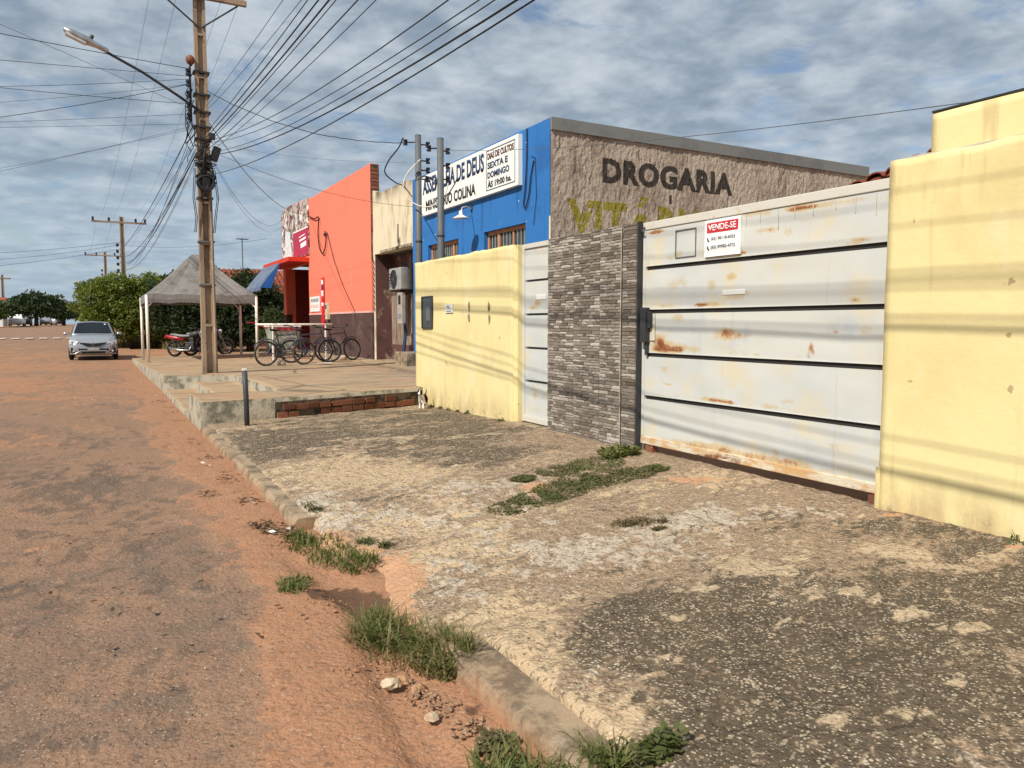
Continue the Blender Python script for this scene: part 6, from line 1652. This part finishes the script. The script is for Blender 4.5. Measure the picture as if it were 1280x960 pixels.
def weed_mat(name, label, pts, n, size, m_, h, seed):
    r = np.random.default_rng(seed); b = MB(); rr = random.Random(seed)
    for _ in range(n):
        cx, cy, rx, ry, ang = rr.choice(pts)
        a = rr.uniform(0, 6.283); q = math.sqrt(rr.random())
        ux_, uy_ = q * rx * math.cos(a), q * ry * math.sin(a)
        x = cx + ux_ * math.cos(ang) - uy_ * math.sin(ang); y = cy + ux_ * math.sin(ang) + uy_ * math.cos(ang)
        if float(vnoise(np.array([x * 7.]), np.array([y * 7.]), 3)[0]) < .22: continue
        z = zsurf(x, y) + rr.uniform(0, h) * (1 - .6 * q) + .004
        d = rr.uniform(0, 6.283); s = size * rr.uniform(.5, 1.3); t_ = rr.uniform(-.5, .9)
        dx, dy = math.cos(d) * s, math.sin(d) * s; ex, ey = -math.sin(d) * s * .4, math.cos(d) * s * .4
        b.add([(x, y, z), (x + dx * .5 + ex, y + dy * .5 + ey, z + s * t_ * .5), (x + dx, y + dy, z + s * t_), (x + dx * .5 - ex, y + dy * .5 - ey, z + s * t_ * .5)], [(0, 1, 2, 3)])
    me = bpy.data.meshes.new(name); me.from_pydata(b.v, [], b.f)
    return tag(obj(name, me, m_), label, 'plant', kind='stuff')
WP = []
for (u, v, ru) in ((640, 630, .16), (670, 622, .2), (700, 612, .22), (730, 603, .24), (760, 598, .24), (790, 594, .2), (700, 590, .2), (745, 582, .26), (820, 588, .12), (655, 600, .1)):
    c = gnd(u, v, .12); WP.append((c.x, c.y, ru * 1.35, ru * .95, .5))
weed_mat('creeping_weeds', 'creeping dusty green weeds spreading over the concrete before the stone pillar', WP, 15000, .018, M['weed'], .010, 5)
c = gnd(772, 570, .12)
weed_mat('leafy_weed', 'bright leafy weed sprouting at the corner of pillar and gate', [(c.x, c.y + .02, .20, .16, .3), (c.x - .12, c.y - .12, .16, .1, .3), (c.x + .1, c.y - .05, .1, .1, 0)], 1100, .04, M['grass'], .08, 6)
weed_mat('leafy_weed', 'sprawling broad leaf weed beside the near grass tuft', [(1.34, 1.80, .13, .08, .3), (1.10, 2.16, .06, .05, 0), (1.46, 1.76, .10, .05, .3)], 520, .03, M['weed'], .06, 7)

def stone_obj(x, y, s, z, label, m_=None, seed=0):
    r = random.Random(seed); b = MB(); rings = []
    for j, (h, q) in enumerate(((0, .7), (.25, 1.0), (.6, .85), (.9, .4))):
        rings.append([(x + s * q * r.uniform(.75, 1.15) * math.cos(k * .898), y + s * q * r.uniform(.7, 1.1) * math.sin(k * .898), z + s * h * r.uniform(.9, 1.1)) for k in range(7)])
    o = b.loft(rings).build('rock', m_ or M['rock'])
    return tag(o, label, 'rock', group='loose rocks below the kerb')
c = gnd(488, 857); stone_obj(c.x, c.y, .038, -.006, 'pale chalky rock on red earth below the tall grass tuft', seed=3)
c = gnd(523, 862); stone_obj(c.x, c.y, .034, -.006, 'orange brown rock beside the pale rock below the grass', M['earth_rock'], seed=4)
c = gnd(505, 850); stone_obj(c.x, c.y, .03, .0, 'small pinkish rock between the pale and the orange rock', M['earth_rock'], seed=5)
c = gnd(540, 900); stone_obj(c.x, c.y, .03, .0, 'brown rock at the head of the rubble strip by the kerb', seed=6)
def rubble(name, label, pts, n, s0, s1, m_, seed):
    r = random.Random(seed); b = MB()
    for _ in range(n):
        cx, cy, rad = r.choice(pts); a = r.uniform(0, 6.283); q = rad * math.sqrt(r.random())
        x, y = cx + q * math.cos(a), cy + q * math.sin(a); s = r.uniform(s0, s1) * r.uniform(.5, 1)
        z = zsurf(x, y) - .002; rot = Matrix.Rotation(r.uniform(0, 3), 3, 'Z') @ Matrix.Rotation(r.uniform(-.4, .4), 3, 'X')
        v = [Vector((x, y, z + s * .3)) + rot @ Vector((s * p[0] * r.uniform(.6, 1.1), s * p[1] * r.uniform(.6, 1.1), s * p[2] * r.uniform(.5, .9))) for p in ((1, 0, 0), (0, 1, 0), (-1, 0, 0), (0, -1, 0), (0, 0, 1), (0, 0, -1))]
        b.add(v, [(0, 1, 4), (1, 2, 4), (2, 3, 4), (3, 0, 4), (1, 0, 5), (2, 1, 5), (3, 2, 5), (0, 3, 5)])
    me = bpy.data.meshes.new(name); me.from_pydata(b.v, [], b.f)
    return tag(obj(name, me, m_), label, 'rubble', kind='stuff')
rubble('rubble', 'loose brown rubble in the gutter below the near kerb', [(1.06, 2.5, .07), (1.08, 2.32, .07), (1.02, 2.62, .06), (1.12, 2.2, .08), (1.0, 2.75, .05)], 190, .004, .018, flat('brown_rubble', (.32, .20, .125), .95, .1, var=.4, scale=40), 1)
rubble('gravel', 'fine loose gravel scattered over the road', [(.2, 3.6, .9), (-.1, 5, 1.2), (.5, 2.8, .6), (-.3, 7, 1.6), (.6, 8, .7), (1.0, 6, .25), (1.0, 8.5, .2), (-.2, 2.9, .4)], 1300, .002, .006, M['rock'], 2)
rubble('dark_gravel', 'dark chips of asphalt loose on the road', [(.0, 3.4, .7), (-.1, 4.6, .9), (-.3, 6, 1.0), (.2, 2.9, .4)], 450, .002, .007, M['moto_dark'], 3)
rubble('pebbles', 'white broken chips around the hole in the concrete', [(3.3, 3.95, .28), (3.05, 3.85, .22), (2.2, 5.6, .4), (2.6, 4.9, .3), (1.6, 5.3, .3)], 900, .003, .010, M['rock'], 4)
rubble('pebbles', 'small clods of red earth along the gutter', [(1.0, 4.9, .1), (1.03, 6.5, .06), (1.03, 7.6, .06), (1.0, 9, .08), (.9, 3.7, .15), (.98, 10, .08), (.85, 2.9, .12), (1.02, 14, .1), (1.0, 12, .1), (1.0, 17, .1)], 420, .005, .016, M['soil'], 5)
def leaf_litter(name, label, pts, n, s, m_, seed):
    r = random.Random(seed); b = MB()
    for _ in range(n):
        cx, cy, rad = r.choice(pts); a = r.uniform(0, 6.283); q = rad * math.sqrt(r.random())
        x, y = cx + q * math.cos(a), cy + q * math.sin(a); z = zsurf(x, y) + r.uniform(.012, .03); d = r.uniform(0, 6.283); k = s * r.uniform(.5, 1.2)
        c_, s_ = math.cos(d) * k, math.sin(d) * k
        b.add([(x - c_, y - s_, z), (x - s_ * .45, y + c_ * .45, z + r.uniform(-.3, .4) * k), (x + c_, y + s_, z + r.uniform(0, .4) * k), (x + s_ * .45, y - c_ * .45, z + r.uniform(-.3, .4) * k)], [(0, 1, 2, 3)])
    me = bpy.data.meshes.new(name); me.from_pydata(b.v, [], b.f)
    return tag(obj(name, me, m_), label, 'litter', kind='stuff')
leaf_litter('dead_leaves', 'heap of dead brown leaves against the kerb end', [(1.02, 5.25, .12), (.95, 5.4, .10), (1.06, 5.05, .08)], 130, .026, M['litter'], 1)
leaf_litter('dead_leaves', 'scattered dead leaves lying in the gutter', [(1.0, 6.2, .12), (.98, 7.2, .12), (.75, 6.6, .08), (1.0, 8.4, .15), (.95, 9.6, .15), (1.0, 13, .2), (1.0, 15, .2), (.4, 4, .6), (.1, 5, .8)], 170, .024, M['litter'], 2)
leaf_litter('paper_scraps', 'pale paper scraps lying along the gutter', [(1.03, 5.2, .08), (1.02, 6.05, .05), (.9, 8, .1), (.85, 12, .15), (1.0, 16, .2), (.7, 20, .3), (-.3, 16, .4)], 16, .030, M['paper'], 3)
for o in scene.objects:
    if '_w' in o.keys(): del o['_w']
